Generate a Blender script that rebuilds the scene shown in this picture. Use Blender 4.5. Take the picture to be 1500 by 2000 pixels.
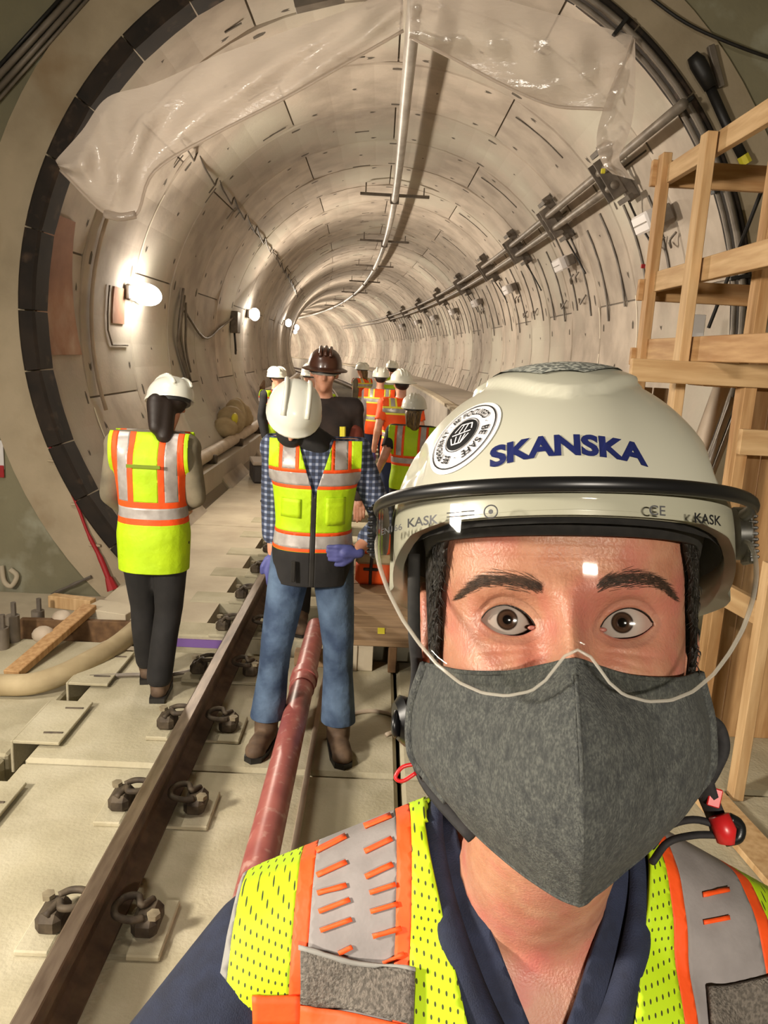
import bpy, bmesh, math, random
import numpy as np
from mathutils import Vector, Matrix, Euler, noise
from mathutils.bvhtree import BVHTree

random.seed(7)
sc = bpy.context.scene
for o in list(bpy.data.objects):
    bpy.data.objects.remove(o)
COL = sc.collection

# ------------------------------------------------------------------ camera
FPX = 1500.0
CAM = Vector((0.0, 0.0, 1.92))
PITCH, YAW, ROLL = math.radians(11.65), math.radians(0.79), math.radians(3.0)
_f0 = Vector((math.sin(YAW), math.cos(YAW), 0)); _r = Vector((math.cos(YAW), -math.sin(YAW), 0)); _z = Vector((0, 0, 1))
FW = _f0 * math.cos(PITCH) - _z * math.sin(PITCH)
_u = _f0 * math.sin(PITCH) + _z * math.cos(PITCH)
RT = _r * math.cos(ROLL) + _u * math.sin(ROLL)
UP = _u * math.cos(ROLL) - _r * math.sin(ROLL)
cd = bpy.data.cameras.new('camera'); co = bpy.data.objects.new('camera', cd); COL.objects.link(co)
cd.sensor_fit = 'VERTICAL'; cd.sensor_height = 36.0; cd.lens = 36.0 * FPX / 2000.0
cd.clip_start = 0.02; cd.clip_end = 300
co.matrix_world = Matrix(((RT.x, UP.x, -FW.x, CAM.x), (RT.y, UP.y, -FW.y, CAM.y), (RT.z, UP.z, -FW.z, CAM.z), (0, 0, 0, 1)))
sc.camera = co
def ray(px, py): return RT * ((px - 750) / FPX) - UP * ((py - 1000) / FPX) + FW
def atY(px, py, Y): r = ray(px, py); return CAM + r * (Y / r.y)
def atZ(px, py, Z=0.0): r = ray(px, py); return CAM + r * ((Z - CAM.z) / r.z)
def atX(px, py, X): r = ray(px, py); return CAM + r * (X / r.x)

# ------------------------------------------------------------------ light and exposure
sc.view_settings.view_transform = 'Standard'; sc.view_settings.look = 'None'
sc.view_settings.exposure = 0.10; sc.view_settings.gamma = 1.0; sc.view_settings.use_curve_mapping = False
w = bpy.data.worlds.new('underground'); sc.world = w; w.use_nodes = True
w.node_tree.nodes['Background'].inputs[0].default_value = (0.9, 0.82, 0.72, 1)
w.node_tree.nodes['Background'].inputs[1].default_value = 0.12
def lamp(name, kind, loc, energy, color, size=0.3, target=None, sizey=None, parent=None, spread=None):
    l = bpy.data.lights.new(name, kind); l.energy = energy; l.color = color
    if kind == 'AREA':
        l.size = size
        if sizey: l.shape = 'RECTANGLE'; l.size_y = sizey
        if spread: l.spread = spread
    else: l.shadow_soft_size = size
    o = bpy.data.objects.new(name, l); COL.objects.link(o); o.location = loc
    if target is not None: o.rotation_euler = (Vector(target) - Vector(loc)).to_track_quat('-Z', 'Y').to_euler()
    if parent is not None: o.parent = parent
    return o
cy = sc.cycles; cy.max_bounces = 5; cy.diffuse_bounces = 3; cy.glossy_bounces = 2; cy.transmission_bounces = 4; cy.transparent_max_bounces = 10; cy.caustics_reflective = False; cy.caustics_refractive = False; cy.use_adaptive_sampling = True; cy.adaptive_threshold = 0.06
# work flood of the station box beside the photographer, then two added fills
lamp('station_flood', 'AREA', (-3.2, 0.15, 2.35), 185, (1.0, 0.90, 0.76), 0.45, (0.0, 2.4, 0.9), spread=math.radians(150))
lamp('station_fill_light', 'AREA', (0.35, -2.8, 2.75), 50, (1.0, 0.90, 0.77), .5, (0.2, 2.6, 0.6), 0.05, spread=math.radians(120))  # added fill behind the camera; its narrow shape shows in the visor
lamp('station_fill_light', 'AREA', (-2.4, 3.0, 4.3), 30, (1.0, 0.91, 0.78), 0.9, (-1.9, 3.6, 0), 0.4, spread=math.radians(110))  # unseen overhead fill, added to light the left side from above

# ------------------------------------------------------------------ helpers
def link(o, parent=None):
    COL.objects.link(o)
    if parent is not None: o.parent = parent
    return o
def tag(o, label=None, cat=None, group=None, kind=None):
    if label: o['label'] = label
    if cat: o['category'] = cat
    if group: o['group'] = group
    if kind: o['kind'] = kind
    return o
def empty(name, loc=(0, 0, 0), rz=0.0, parent=None):
    o = bpy.data.objects.new(name, None); o.empty_display_size = 0.1
    o.location = loc; o.rotation_euler = (0, 0, rz)
    return link(o, parent)
def frame_from(d, up=Vector((0, 0, 1))):
    d = Vector(d).normalized()
    if abs(d.dot(up)) > 0.98: up = Vector((0, 1, 0))
    x = d.cross(up).normalized(); y = x.cross(d).normalized()
    return x, y, d
class MB:
    def __init__(s): s.v = []; s.f = []
    def add(s, vs, fs):
        n = len(s.v); s.v += [tuple(v) for v in vs]; s.f += [tuple(i + n for i in f) for f in fs]; return s
    def box(s, c, size, m=None, ch=0.0):
        hx, hy, hz = size[0] / 2, size[1] / 2, size[2] / 2; c = Vector(c)
        if ch <= 0:
            vs = [(x, y, z) for x in (-hx, hx) for y in (-hy, hy) for z in (-hz, hz)]
            fs = [(0, 1, 3, 2), (4, 6, 7, 5), (0, 4, 5, 1), (2, 3, 7, 6), (0, 2, 6, 4), (1, 5, 7, 3)]
        else:
            ch = min(ch, hx * .6, hy * .6, hz * .6); vs = []; idx = {}
            for sx in (-1, 1):
                for sy in (-1, 1):
                    for sz in (-1, 1):
                        for a in range(3):
                            p = [sx * (hx - ch), sy * (hy - ch), sz * (hz - ch)]
                            p[a] = (sx * hx, sy * hy, sz * hz)[a]
                            idx[(sx, sy, sz, a)] = len(vs); vs.append(tuple(p))
            fs = []
            S = (-1, 1)
            for s_ in S:
                fs.append([idx[(s_, y, z, 0)] for y, z in ((-1, -1), (1, -1), (1, 1), (-1, 1))][::s_])
                fs.append([idx[(x, s_, z, 1)] for x, z in ((-1, -1), (-1, 1), (1, 1), (1, -1))][::s_])
                fs.append([idx[(x, y, s_, 2)] for x, y in ((-1, -1), (1, -1), (1, 1), (-1, 1))][::s_])
            for a_ in S:
                for b_ in S:
                    fs.append([idx[(a_, b_, -1, 0)], idx[(a_, b_, 1, 0)], idx[(a_, b_, 1, 1)], idx[(a_, b_, -1, 1)]][::-a_ * b_])
                    fs.append([idx[(a_, -1, b_, 0)], idx[(a_, 1, b_, 0)], idx[(a_, 1, b_, 2)], idx[(a_, -1, b_, 2)]][::a_ * b_])
                    fs.append([idx[(-1, a_, b_, 1)], idx[(1, a_, b_, 1)], idx[(1, a_, b_, 2)], idx[(-1, a_, b_, 2)]][::-a_ * b_])
            for sx in S:
                for sy in S:
                    for sz in S:
                        fs.append([idx[(sx, sy, sz, a)] for a in (0, 1, 2)][::sx * sy * sz])
        if m is not None: vs = [m @ Vector(v) for v in vs]
        return s.add([Vector(v) + c for v in vs], fs)
    def beam(s, a, b, wid, hei, up=Vector((0, 0, 1)), ch=0.004):
        a, b = Vector(a), Vector(b); x, y, d = frame_from(b - a, up)
        m = Matrix((x, d, y)).transposed()
        return s.box((a + b) / 2, (wid, (b - a).length, hei), m, ch)
    def tube(s, pts, r, n=10, cap=True, closed=False, sy=1.0):
        pts = [Vector(p) for p in pts]; k = len(pts); rings = []; up = None
        for i, p in enumerate(pts):
            if closed: d = pts[(i + 1) % k] - pts[i - 1]
            else: d = pts[min(i + 1, k - 1)] - pts[max(i - 1, 0)]
            if d.length < 1e-9: d = Vector((0, 0, 1))
            d.normalize()
            if up is None:
                x, y, _ = frame_from(d)
            else:
                y = (up - d * up.dot(d)).normalized(); x = d.cross(y)
            up = y; rr = r[i] if isinstance(r, (list, tuple)) else r
            rings.append([p + x * (rr * math.cos(t)) + y * (rr * sy * math.sin(t)) for t in (2 * math.pi * j / n for j in range(n))])
        vs = [v for g in rings for v in g]; fs = []
        m = k if closed else k - 1
        for i in range(m):
            for j in range(n):
                a = i * n + j; b = i * n + (j + 1) % n; i2 = (i + 1) % k
                fs.append((a, b, i2 * n + (j + 1) % n, i2 * n + j))
        if cap and not closed: fs += [tuple(range(n))[::-1], tuple((k - 1) * n + j for j in range(n))]
        return s.add(vs, fs)
    def loft(s, rings, cap=True):
        n = len(rings[0]); vs = [v for g in rings for v in g]; fs = []
        for i in range(len(rings) - 1):
            for j in range(n):
                fs.append((i * n + j, i * n + (j + 1) % n, (i + 1) * n + (j + 1) % n, (i + 1) * n + j))
        if cap: fs += [tuple(range(n))[::-1], tuple((len(rings) - 1) * n + j for j in range(n))]
        return s.add(vs, fs)
    def ell(s, c, r, m=None, n=12, k=8):
        vs = []; fs = []; c = Vector(c)
        for i in range(1, k):
            t = math.pi * i / k
            for j in range(n):
                p = 2 * math.pi * j / n
                vs.append(Vector((r[0] * math.sin(t) * math.cos(p), r[1] * math.sin(t) * math.sin(p), r[2] * math.cos(t))))
        vs += [Vector((0, 0, r[2])), Vector((0, 0, -r[2]))]
        for i in range(k - 2):
            for j in range(n): fs.append((i * n + j, (i + 1) * n + j, (i + 1) * n + (j + 1) % n, i * n + (j + 1) % n))
        T = len(vs) - 2
        for j in range(n):
            fs.append((T, j, (j + 1) % n)); fs.append((T + 1, (k - 2) * n + (j + 1) % n, (k - 2) * n + j))
        if m is not None: vs = [m @ v for v in vs]
        return s.add([v + c for v in vs], fs)
    def cap(s, a, b, r1, r2, n=12):
        a, b = Vector(a), Vector(b); d = (b - a)
        if d.length < 1e-6: return s.ell(a, (r1,) * 3)
        u = d.normalized(); pts = []; rr = []
        for t in (-90, -60, -30): q = math.radians(t); pts.append(a + u * r1 * math.sin(q)); rr.append(max(r1 * math.cos(q), 1e-4))
        for t in (0, 0.33, 0.66, 1): pts.append(a + d * t); rr.append(r1 + (r2 - r1) * t)
        for t in (30, 60, 90): q = math.radians(t); pts.append(b + u * r2 * math.sin(q)); rr.append(max(r2 * math.cos(q), 1e-4))
        return s.tube(pts, rr, n)
    def mesh(s, name):
        me = bpy.data.meshes.new(name); me.from_pydata(s.v, [], s.f); me.validate(); me.update(); return me
    def build(s, name, mat, parent=None, smooth=False, fix=True):
        me = s.mesh(name)
        if fix:
            b = bmesh.new(); b.from_mesh(me); bmesh.ops.recalc_face_normals(b, faces=b.faces); b.to_mesh(me); b.free()
        return obj(name, me, mat, parent, smooth)
def obj(name, me, mat, parent=None, smooth=False):
    if mat is not None: me.materials.append(mat)
    if smooth: set_smooth(me, smooth)
    return link(bpy.data.objects.new(name, me), parent)
def set_smooth(me, ang=True):
    me.polygons.foreach_set('use_smooth', [True] * len(me.polygons))
    if ang is not True:
        b = bmesh.new(); b.from_mesh(me)
        for e in b.edges:
            if len(e.link_faces) == 2 and e.calc_face_angle(0) > math.radians(ang): e.smooth = False
        b.to_mesh(me); b.free()
def crv(pts, n=8):
    """Catmull-Rom through points"""
    P = [Vector(p) for p in pts]; P = [P[0] * 2 - P[1]] + P + [P[-1] * 2 - P[-2]]; out = []
    for i in range(1, len(P) - 2):
        for k in range(n):
            t = k / n; a, b, c, d = P[i - 1:i + 3]
            out.append(0.5 * ((2 * b) + (c - a) * t + (2 * a - 5 * b + 4 * c - d) * t * t + (3 * b - a - 3 * c + d) * t ** 3))
    out.append(P[-2]); return out

# ------------------------------------------------------------------ materials
def srgb(r, g, b):
    f = lambda c: (c / 255 / 12.92) if c / 255 <= 0.04045 else ((c / 255 + 0.055) / 1.055) ** 2.4
    return (f(r), f(g), f(b), 1)
def mat(name, col, rough=0.7, col2=None, scale=8.0, detail=6, lo=0.35, hi=0.65, metal=0.0, bump=0.0, bscale=None, coords='world',
        stretch=None, spec=None, coat=0.0, col3=None, scale3=1.5, lo3=0.55, hi3=0.75, sheen=0.0, sss=0.0):
    m = bpy.data.materials.new(name); m.use_nodes = True; nt = m.node_tree; N = nt.nodes; L = nt.links; b = N['Principled BSDF']
    b.inputs['Roughness'].default_value = rough; b.inputs['Metallic'].default_value = metal
    if spec is not None: b.inputs['Specular IOR Level'].default_value = spec
    if coat: b.inputs['Coat Weight'].default_value = coat; b.inputs['Coat Roughness'].default_value = 0.12
    if sheen: b.inputs['Sheen Weight'].default_value = sheen
    if sss:
        b.inputs['Subsurface Weight'].default_value = sss; b.inputs['Subsurface Radius'].default_value = (0.010, 0.004, 0.002); b.inputs['Subsurface Scale'].default_value = 1.0
    b.inputs['Base Color'].default_value = col
    if coords == 'world': src = N.new('ShaderNodeNewGeometry').outputs['Position']
    else: src = N.new('ShaderNodeTexCoord').outputs['Object']
    if stretch:
        mp = N.new('ShaderNodeMapping'); mp.inputs['Scale'].default_value = stretch; L.new(src, mp.inputs[0]); src = mp.outputs[0]
    def ramp(sc_, a, z, c1, c2, det=detail):
        t = N.new('ShaderNodeTexNoise'); t.inputs['Scale'].default_value = sc_; t.inputs['Detail'].default_value = det; L.new(src, t.inputs['Vector'])
        r = N.new('ShaderNodeMapRange'); r.inputs['From Min'].default_value = a; r.inputs['From Max'].default_value = z; L.new(t.outputs['Fac'], r.inputs['Value'])
        x = N.new('ShaderNodeMix'); x.data_type = 'RGBA'; L.new(r.outputs[0], x.inputs['Factor'])
        for s_, c in ((6, c1), (7, c2)):
            if isinstance(c, tuple): x.inputs[s_].default_value = c
            else: L.new(c, x.inputs[s_])
        return x.outputs[2], t
    out = None
    if col2:
        out, _ = ramp(scale, lo, hi, col, col2); L.new(out, b.inputs['Base Color'])
    if col3:
        out, _ = ramp(scale3, lo3, hi3, out if out else col, col3, 4); L.new(out, b.inputs['Base Color'])
    if bump:
        t = N.new('ShaderNodeTexNoise'); t.inputs['Scale'].default_value = bscale or scale * 4; t.inputs['Detail'].default_value = 5; L.new(src, t.inputs['Vector'])
        bp = N.new('ShaderNodeBump'); bp.inputs['Strength'].default_value = bump; bp.inputs['Distance'].default_value = 0.02
        L.new(t.outputs['Fac'], bp.inputs['Height']); L.new(bp.outputs[0], b.inputs['Normal'])
    return m
def emit(name, col, k):
    m = bpy.data.materials.new(name); m.use_nodes = True; b = m.node_tree.nodes['Principled BSDF']
    b.inputs['Emission Color'].default_value = col; b.inputs['Emission Strength'].default_value = k; b.inputs['Base Color'].default_value = col; return m
M = {}
M['lining'] = mat('precast_lining', srgb(198, 185, 170), 0.8, srgb(172, 159, 145), 2.2, lo=.38, hi=.62, bump=.12, bscale=30, col3=srgb(208, 202, 186), scale3=0.55, lo3=.52, hi3=.68)
M['lining2'] = mat('precast_lining_dull', srgb(184, 174, 161), 0.8, srgb(168, 158, 147), 2.2, lo=.38, hi=.62, bump=.12, bscale=30, col3=srgb(196, 188, 172), scale3=.55, lo3=.5, hi3=.7)
def vary(m, lo, hi):
    nt = m.node_tree; N = nt.nodes; L = nt.links; b = N['Principled BSDF']; src = b.inputs['Base Color'].links[0].from_socket
    oi = N.new('ShaderNodeObjectInfo'); mr = N.new('ShaderNodeMapRange'); mr.inputs['To Min'].default_value = lo; mr.inputs['To Max'].default_value = hi; L.new(oi.outputs['Random'], mr.inputs['Value'])
    x = N.new('ShaderNodeMix'); x.data_type = 'RGBA'; x.blend_type = 'MULTIPLY'; x.inputs['Factor'].default_value = 1; L.new(src, x.inputs[6]); L.new(mr.outputs[0], x.inputs[7]); L.new(x.outputs[2], b.inputs['Base Color'])
vary(M['lining'], .80, 1.04)
M['grout'] = mat('white_grout', srgb(232, 224, 206), .8)
M['joint'] = mat('joint_grout', srgb(134, 125, 114), .9)
M['headwall'] = mat('headwall_concrete', srgb(142, 136, 110), 0.85, srgb(118, 113, 90), 1.2, lo=.35, hi=.65, bump=.15, bscale=20, col3=srgb(168, 166, 146), scale3=2.6, lo3=.56, hi3=.72)
M['collar'] = mat('collar_concrete', srgb(186, 170, 144), .85, srgb(164, 149, 124), 2.0, bump=.12, bscale=25, col3=srgb(150, 128, 98), scale3=1.4, lo3=.58, hi3=.74)
M['slab'] = mat('dusty_slab', srgb(186, 177, 150), .9, srgb(166, 157, 131), 3.0, lo=.35, hi=.65, detail=10, bump=.2, bscale=60, col3=srgb(198, 190, 166), scale3=4, lo3=.45, hi3=.8)
M['walk'] = mat('trodden_concrete', srgb(204, 192, 168), .9, srgb(182, 168, 146), 2.5, bump=.1, bscale=40)
M['pit'] = mat('muddy_invert', srgb(96, 86, 68), .95, srgb(64, 56, 44), 5, bump=.3)
M['rail'] = mat('rusty_rail_steel', srgb(104, 84, 66), .62, srgb(78, 62, 50), 14, metal=.25, bump=.06, bscale=80)
M['railtop'] = mat('rail_running_face', srgb(128, 112, 96), .42, srgb(100, 84, 70), 9, metal=.45, stretch=(4, .6, 4))
M['clip'] = mat('cast_clip', srgb(92, 80, 64), .7, srgb(58, 48, 38), 22, metal=.2)
M['clipdust'] = mat('dusty_clip', srgb(150, 138, 112), .8, srgb(112, 100, 80), 20)
M['black'] = mat('black_rubber', srgb(28, 26, 25), .5, srgb(40, 38, 36), 10)
M['gasket'] = mat('dark_seal', srgb(46, 36, 28), .85, srgb(30, 24, 19), 5, col3=srgb(74, 58, 46), scale3=7, lo3=.58, hi3=.72)
M['conduit'] = mat('grey_conduit', srgb(134, 124, 112), .5, srgb(108, 99, 89), 6, metal=.15)
M['duct'] = mat('pale_duct', srgb(186, 180, 172), .42, srgb(160, 152, 144), 4, metal=.15)
M['channel'] = mat('channel_steel', srgb(106, 98, 88), .6, srgb(78, 70, 62), 8, metal=.25)
M['steel'] = mat('bracket_steel', srgb(124, 115, 105), .55, srgb(98, 90, 82), 10, metal=.2)
M['white'] = mat('white_enamel', srgb(232, 228, 228), .35)
M['wood'] = mat('pine_lumber', srgb(200, 160, 112), .75, srgb(172, 130, 84), 3.5, stretch=(9, 9, .9), bump=.05, bscale=30, coords='obj', col3=srgb(168, 122, 74), scale3=2.0, lo3=.58, hi3=.7)
M['wood2'] = mat('pale_lumber', srgb(212, 178, 132), .75, srgb(186, 148, 102), 3.0, stretch=(9, 9, .9), bump=.05, bscale=30, coords='obj')
M['ply'] = mat('weathered_board', srgb(158, 130, 98), .85, srgb(130, 104, 76), 3, stretch=(1, 6, 6), bump=.08)
M['plydark'] = mat('dark_board', srgb(122, 92, 62), .85, srgb(96, 70, 46), 3, stretch=(6, 1, 6))
M['rust'] = mat('rust_stain_panel', srgb(168, 124, 98), .85, srgb(140, 100, 78), 3, col3=srgb(190, 160, 138), scale3=2, lo3=.5, hi3=.7)
M['pinkpipe'] = mat('red_pipe', srgb(178, 104, 96), .38, srgb(156, 84, 80), 5, stretch=(2, 2, 2), col3=srgb(196, 150, 138), scale3=11, lo3=.56, hi3=.7)
M['palepipe'] = mat('dusty_pipe', srgb(206, 190, 170), .6, srgb(184, 166, 146), 4)
M['hose'] = mat('dusty_hose', srgb(190, 172, 136), .8, srgb(164, 146, 112), 5)
M['red'] = mat('red_rubber', srgb(170, 38, 44), .5)
M['orange'] = mat('orange_fabric', srgb(255, 96, 30), .7)
M['yellow'] = mat('yellow_tag', srgb(226, 214, 60), .6)
M['purple'] = mat('purple_strip', srgb(124, 92, 160), .6)
M['dark'] = mat('void_shadow_board', srgb(44, 32, 22), .95)
M['bag'] = mat('black_case', srgb(62, 58, 56), .6)
M['bagtop'] = mat('pale_case_lid', srgb(168, 154, 138), .8)  # lid coloured paler than the black case body
M['wrap'] = mat('clear_wrap', srgb(236, 236, 236), .3)
# ------------------------------------------------------------------ tunnel path
YR = 6.3; ZC = 2.06; XC = 0.026; RL = 2.86; Y0 = 11.0; RC = 235.0
def path(s):
    """tunnel centreline at chainage s: straight along +Y, then curving left"""
    if s <= Y0: return Vector((XC, s, 0)), 0.0
    a = (s - Y0) / RC
    return Vector((XC - RC * (1 - math.cos(a)), Y0 + RC * math.sin(a), 0)), a
def tun(s, x, z):
    p, a = path(s); return Vector((p.x + x * math.cos(a), p.y + x * math.sin(a), z))
def wallpt(s, phi, r=RL):
    t = math.radians(phi); return tun(s, r * math.cos(t), ZC + r * math.sin(t))
def run(x, z, s0, s1, ds=1.5):
    n = max(2, int((s1 - s0) / ds)); return [tun(s0 + (s1 - s0) * i / n, x, z) for i in range(n + 1)]

# ---- lining: rings of seven precast segments
wt = empty('wall_tunnel', (XC, YR, 0)); tag(wt, kind='structure')
RW = 1.5
def seg_mesh(a0, a1, pockets, k=10):
    mb = MB(); g = 0.009 / RL
    a0, a1 = math.radians(a0) + g, math.radians(a1) - g; y0, y1 = 0.009, RW - 0.009; c = 0.018
    def P(a, y, r): return (r * math.cos(a), y, r * math.sin(a))
    prof = [(y0, RL + .05), (y0, RL + c), (y0 + c, RL), (y1 - c, RL), (y1, RL + c), (y1, RL + .05)]
    rings = []
    for i in range(k + 1):
        a = a0 + (a1 - a0) * i / k
        end = i in (0, k)
        rings.append([P(a, y, r + (c if end and r == RL else 0)) for y, r in prof])
    n = len(prof)
    for i in range(k):
        for j in range(n - 1):
            mb.add([rings[i][j], rings[i][j + 1], rings[i + 1][j + 1], rings[i + 1][j]], [(0, 3, 2, 1)])
    # end closures
    mb.add(rings[0], [tuple(range(n))]); mb.add(rings[k], [tuple(range(n))[::-1]])
    # bolt pockets: shallow dark sockets with raised lips
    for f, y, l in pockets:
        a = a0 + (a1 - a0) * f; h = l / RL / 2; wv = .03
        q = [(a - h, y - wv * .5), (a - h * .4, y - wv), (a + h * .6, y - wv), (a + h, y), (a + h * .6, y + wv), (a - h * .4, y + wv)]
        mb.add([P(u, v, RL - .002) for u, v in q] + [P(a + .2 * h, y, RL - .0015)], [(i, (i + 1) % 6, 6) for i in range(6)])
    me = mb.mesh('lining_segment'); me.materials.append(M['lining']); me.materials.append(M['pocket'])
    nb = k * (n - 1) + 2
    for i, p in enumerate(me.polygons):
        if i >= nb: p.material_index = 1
    return me
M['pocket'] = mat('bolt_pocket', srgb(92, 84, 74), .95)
spans = [52.0] * 6 + [48.0]
cuts = [0]
for x in spans: cuts.append(cuts[-1] + x)
meshes = []
for i in range(7):
    pk = [(.12, .16, .15), (.12, 1.34, .15), (.5, .15, .17), (.88, .16, .15), (.88, 1.34, .15), (.5, 1.35, .17), (.33, .75, .11), (.68, .75, .11)]
    meshes.append(seg_mesh(0, spans[i], pk))
nring = 63; rest = MB(); cnt = 0
for r in range(nring):
    s0 = (7.40 + (r - 1) * RW) if r else YR + .12; ysc = 1.0 if r else (7.40 - YR - .12) / RW; p, a = path(s0 + RW / 2); p0, a0 = path(s0)
    off = (r % 2) * 26 + 12
    if r < 42:
        for i in range(7):
            st = (off + cuts[i]) % 360; mid = (st + spans[i] / 2) % 360
            if 222 < mid < 318: continue            # under the invert, never seen
            o = link(bpy.data.objects.new('lining_segment', meshes[i]), wt)
            o.matrix_parent_inverse = Matrix.Translation((-XC, -YR, 0))
            o.rotation_mode = 'ZYX'
            o.matrix_basis = Matrix.Translation((p0.x, p0.y, ZC)) @ Matrix.Rotation(a, 4, 'Z') @ Matrix.Rotation(math.radians(-st), 4, 'Y') @ Matrix.Diagonal((1, ysc, 1, 1))
            cnt += 1
    else:
        for q, rr in ((0.0, RL + .012), (0.01, RL), (RW - .01, RL), (RW, RL + .012)):
            pass
        k = 40; rg = []
        for q, rr in ((0.0, RL + .014), (0.014, RL), (RW - .014, RL), (RW, RL + .014)):
            rg.append([wallpt(s0 + q, -40 + 260 * j / k, rr) for j in range(k + 1)])
        for u in range(3):
            for j in range(k): rest.add([rg[u][j], rg[u][j + 1], rg[u + 1][j + 1], rg[u + 1][j]], [(0, 1, 2, 3)])
o = rest.build('far_lining', M['lining'], wt); o.matrix_parent_inverse = Matrix.Translation((-XC, -YR, 0)); tag(o, kind='stuff')
bk = MB(); k = 48; send = YR + .12 + nring * RW; prev = None
for i in range(0, nring + 1):
    rg = [wallpt(YR + .10 + i * RW, 360 * j / k, RL + .045) for j in range(k)]
    if prev: bk.add(prev + rg, [(j, (j + 1) % k, k + (j + 1) % k, k + j) for j in range(k)])
    prev = rg
bk.add(prev, [tuple(range(k))])
o = bk.build('joint_backing', M['joint'], wt); o.matrix_parent_inverse = Matrix.Translation((-XC, -YR, 0))
def sub(o, par):          # parent keeping world coordinates
    o.parent = par; o.matrix_parent_inverse = Matrix.Translation(-Vector(par.location)); return o

# ---- cast-in channels on the right wall, upper and lower, and left seam marks
def arc_strip(s, a0, a1, wid, dep, r=RL - .002, k=6):
    mb = MB()
    rg = []
    for i in range(k + 1):
        a = a0 + (a1 - a0) * i / k
        rg.append([wallpt(s - wid / 2, a, r), wallpt(s - wid / 2, a, r - dep), wallpt(s + wid / 2, a, r - dep), wallpt(s + wid / 2, a, r)])
    return mb.loft(rg)
random.seed(3)
for r in range(0, 26):
    for q in (.40, 1.10):
        s = 7.40 + (r - 1) * RW + q
        if s < 7.4: continue
        a1 = random.uniform(30, 34); a0 = random.uniform(8, 13)
        sub(arc_strip(s, a0, a1, .044, .014).build('mounting_channel', M['channel']), wt)
        if r > 4 and r < 24 and q < 1:
            sub(arc_strip(s + .35, -27, -13, .03, .01, k=3).build('mounting_channel', M['channel']), wt)
        if r % 2 == 0 and q < 1:
            sub(arc_strip(s, 48, 62, .022, .008, k=4).build('mounting_channel', M['channel']), wt)
    if r < 16:
        for aa in (97, 118, 141):
            if random.random() < .75:
                s = YR + .5 + r * RW + random.uniform(0, .6)
                sub(arc_strip(s, aa, aa + random.uniform(3, 7), .022, .006, k=2).build('mounting_channel', M['channel']), wt)

for s_, a0_, a1_, w_ in ((8.90, -30, -2, .045), (8.90, -2, 13, .022), (10.40, -20, 0, .03), (10.40, 4, 12, .02), (11.90, -16, -2, .025), (13.4, -20, -6, .02), (7.40, 196, 215, .02), (8.90, 150, 168, .02)):
    sub(arc_strip(s_, a0_, a1_, w_, .006, k=8).build('grout_line', M['grout']), wt)
# ---- far end bulkhead is closed by joint_backing; floor inside the tunnel
def strip(name, m, x0, x1, z0, z1, s0, s1, ds=1.5, parent=None):
    mb = MB(); n = max(1, int((s1 - s0) / ds)); rg = []
    for i in range(n + 1):
        s = s0 + (s1 - s0) * i / n
        rg.append([tun(s, x0, z0), tun(s, x1, z0), tun(s, x1, z1), tun(s, x0, z1)])
    mb.loft(rg); return mb.build(name, m, parent)
fl = strip('floor_tunnel', M['pit'], -1.9, 1.9, -.5, -.20, 5.0, 95); tag(fl, kind='structure')
wk = empty('floor_walkway', (-1.6, 6, 0)); tag(wk, kind='structure')
for i in range(14):
    s0 = 5.15 + i * 3.0 if i else 5.15
    e = 5.15 + (i + 1) * 3.0 - .012
    sub(strip('walkway_slab', M['walk'], -2.02, -1.16, -.19, 0.0, s0, e, 1.0), wk)
sub(strip('walkway_slab', M['walk'], -2.02, -1.16, -.19, 0.0, 5.15 + 42, 95, 1.5), wk)
bench = strip('trim_1', M['lining2'], 1.28, 2.75, -.19, 1.02, 8.2, 95); tag(bench, kind='structure')
strip('bench_nosing', M['walk'], 1.22, 1.40, 1.02, 1.07, 8.2, 95, parent=bench)
# left dado curb below the pale pipe
curb = strip('trim_2', M['lining2'], -2.62, -2.12, 0.0, .36, 7.2, 60); tag(curb, kind='structure')

# ------------------------------------------------------------------ head wall of the station box, with the round portal
hw_ = MB(); k = 96; R0, R1 = 2.86, 3.22
def rr(r, y, j): t = 2 * math.pi * j / k; return (XC + r * math.cos(t), y, ZC + r * math.sin(t))
sq = []
for j in range(k):
    t = 2 * math.pi * j / k; c, s_ = math.cos(t), math.sin(t)
    X, Z0, Z1 = 5.2, -ZC - .5, 5.6 - ZC
    lim = min(X / abs(c) if abs(c) > 1e-6 else 1e9, (Z1 / s_ if s_ > 1e-6 else (Z0 / s_ if s_ < -1e-6 else 1e9)))
    sq.append((XC + lim * c, YR - .02, ZC + lim * s_))
a_ = [rr(R1, YR - .02, j) for j in range(k)]
b_ = [(x, YR + .35, z) for x, y, z in a_]; c_ = [(x, YR + .35, z) for x, y, z in sq]
n = k
hw_.add(sq + a_ + b_ + c_, [(j, (j + 1) % n, n + (j + 1) % n, n + j) for j in range(n)] + [(n + j, n + (j + 1) % n, 2 * n + (j + 1) % n, 2 * n + j) for j in range(n)]
        + [(2 * n + j, 2 * n + (j + 1) % n, 3 * n + (j + 1) % n, 3 * n + j) for j in range(n)])
o = hw_.build('wall_portal', M['headwall']); tag(o, kind='structure')
cl = MB()
prof = [(R1 + .03, YR - .02), (R1 + .02, YR - .05), (R0 + .02, YR - .07), (R0 - .01, YR - .05), (R0 - .01, YR + .13)]
cl.loft([[(XC + r * math.cos(2 * math.pi * j / k), y, ZC + r * math.sin(2 * math.pi * j / k)) for j in range(k)] for r, y in prof], cap=False)
o = cl.build('trim_3', M['collar'], smooth=30); tag(o, kind='structure')
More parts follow.
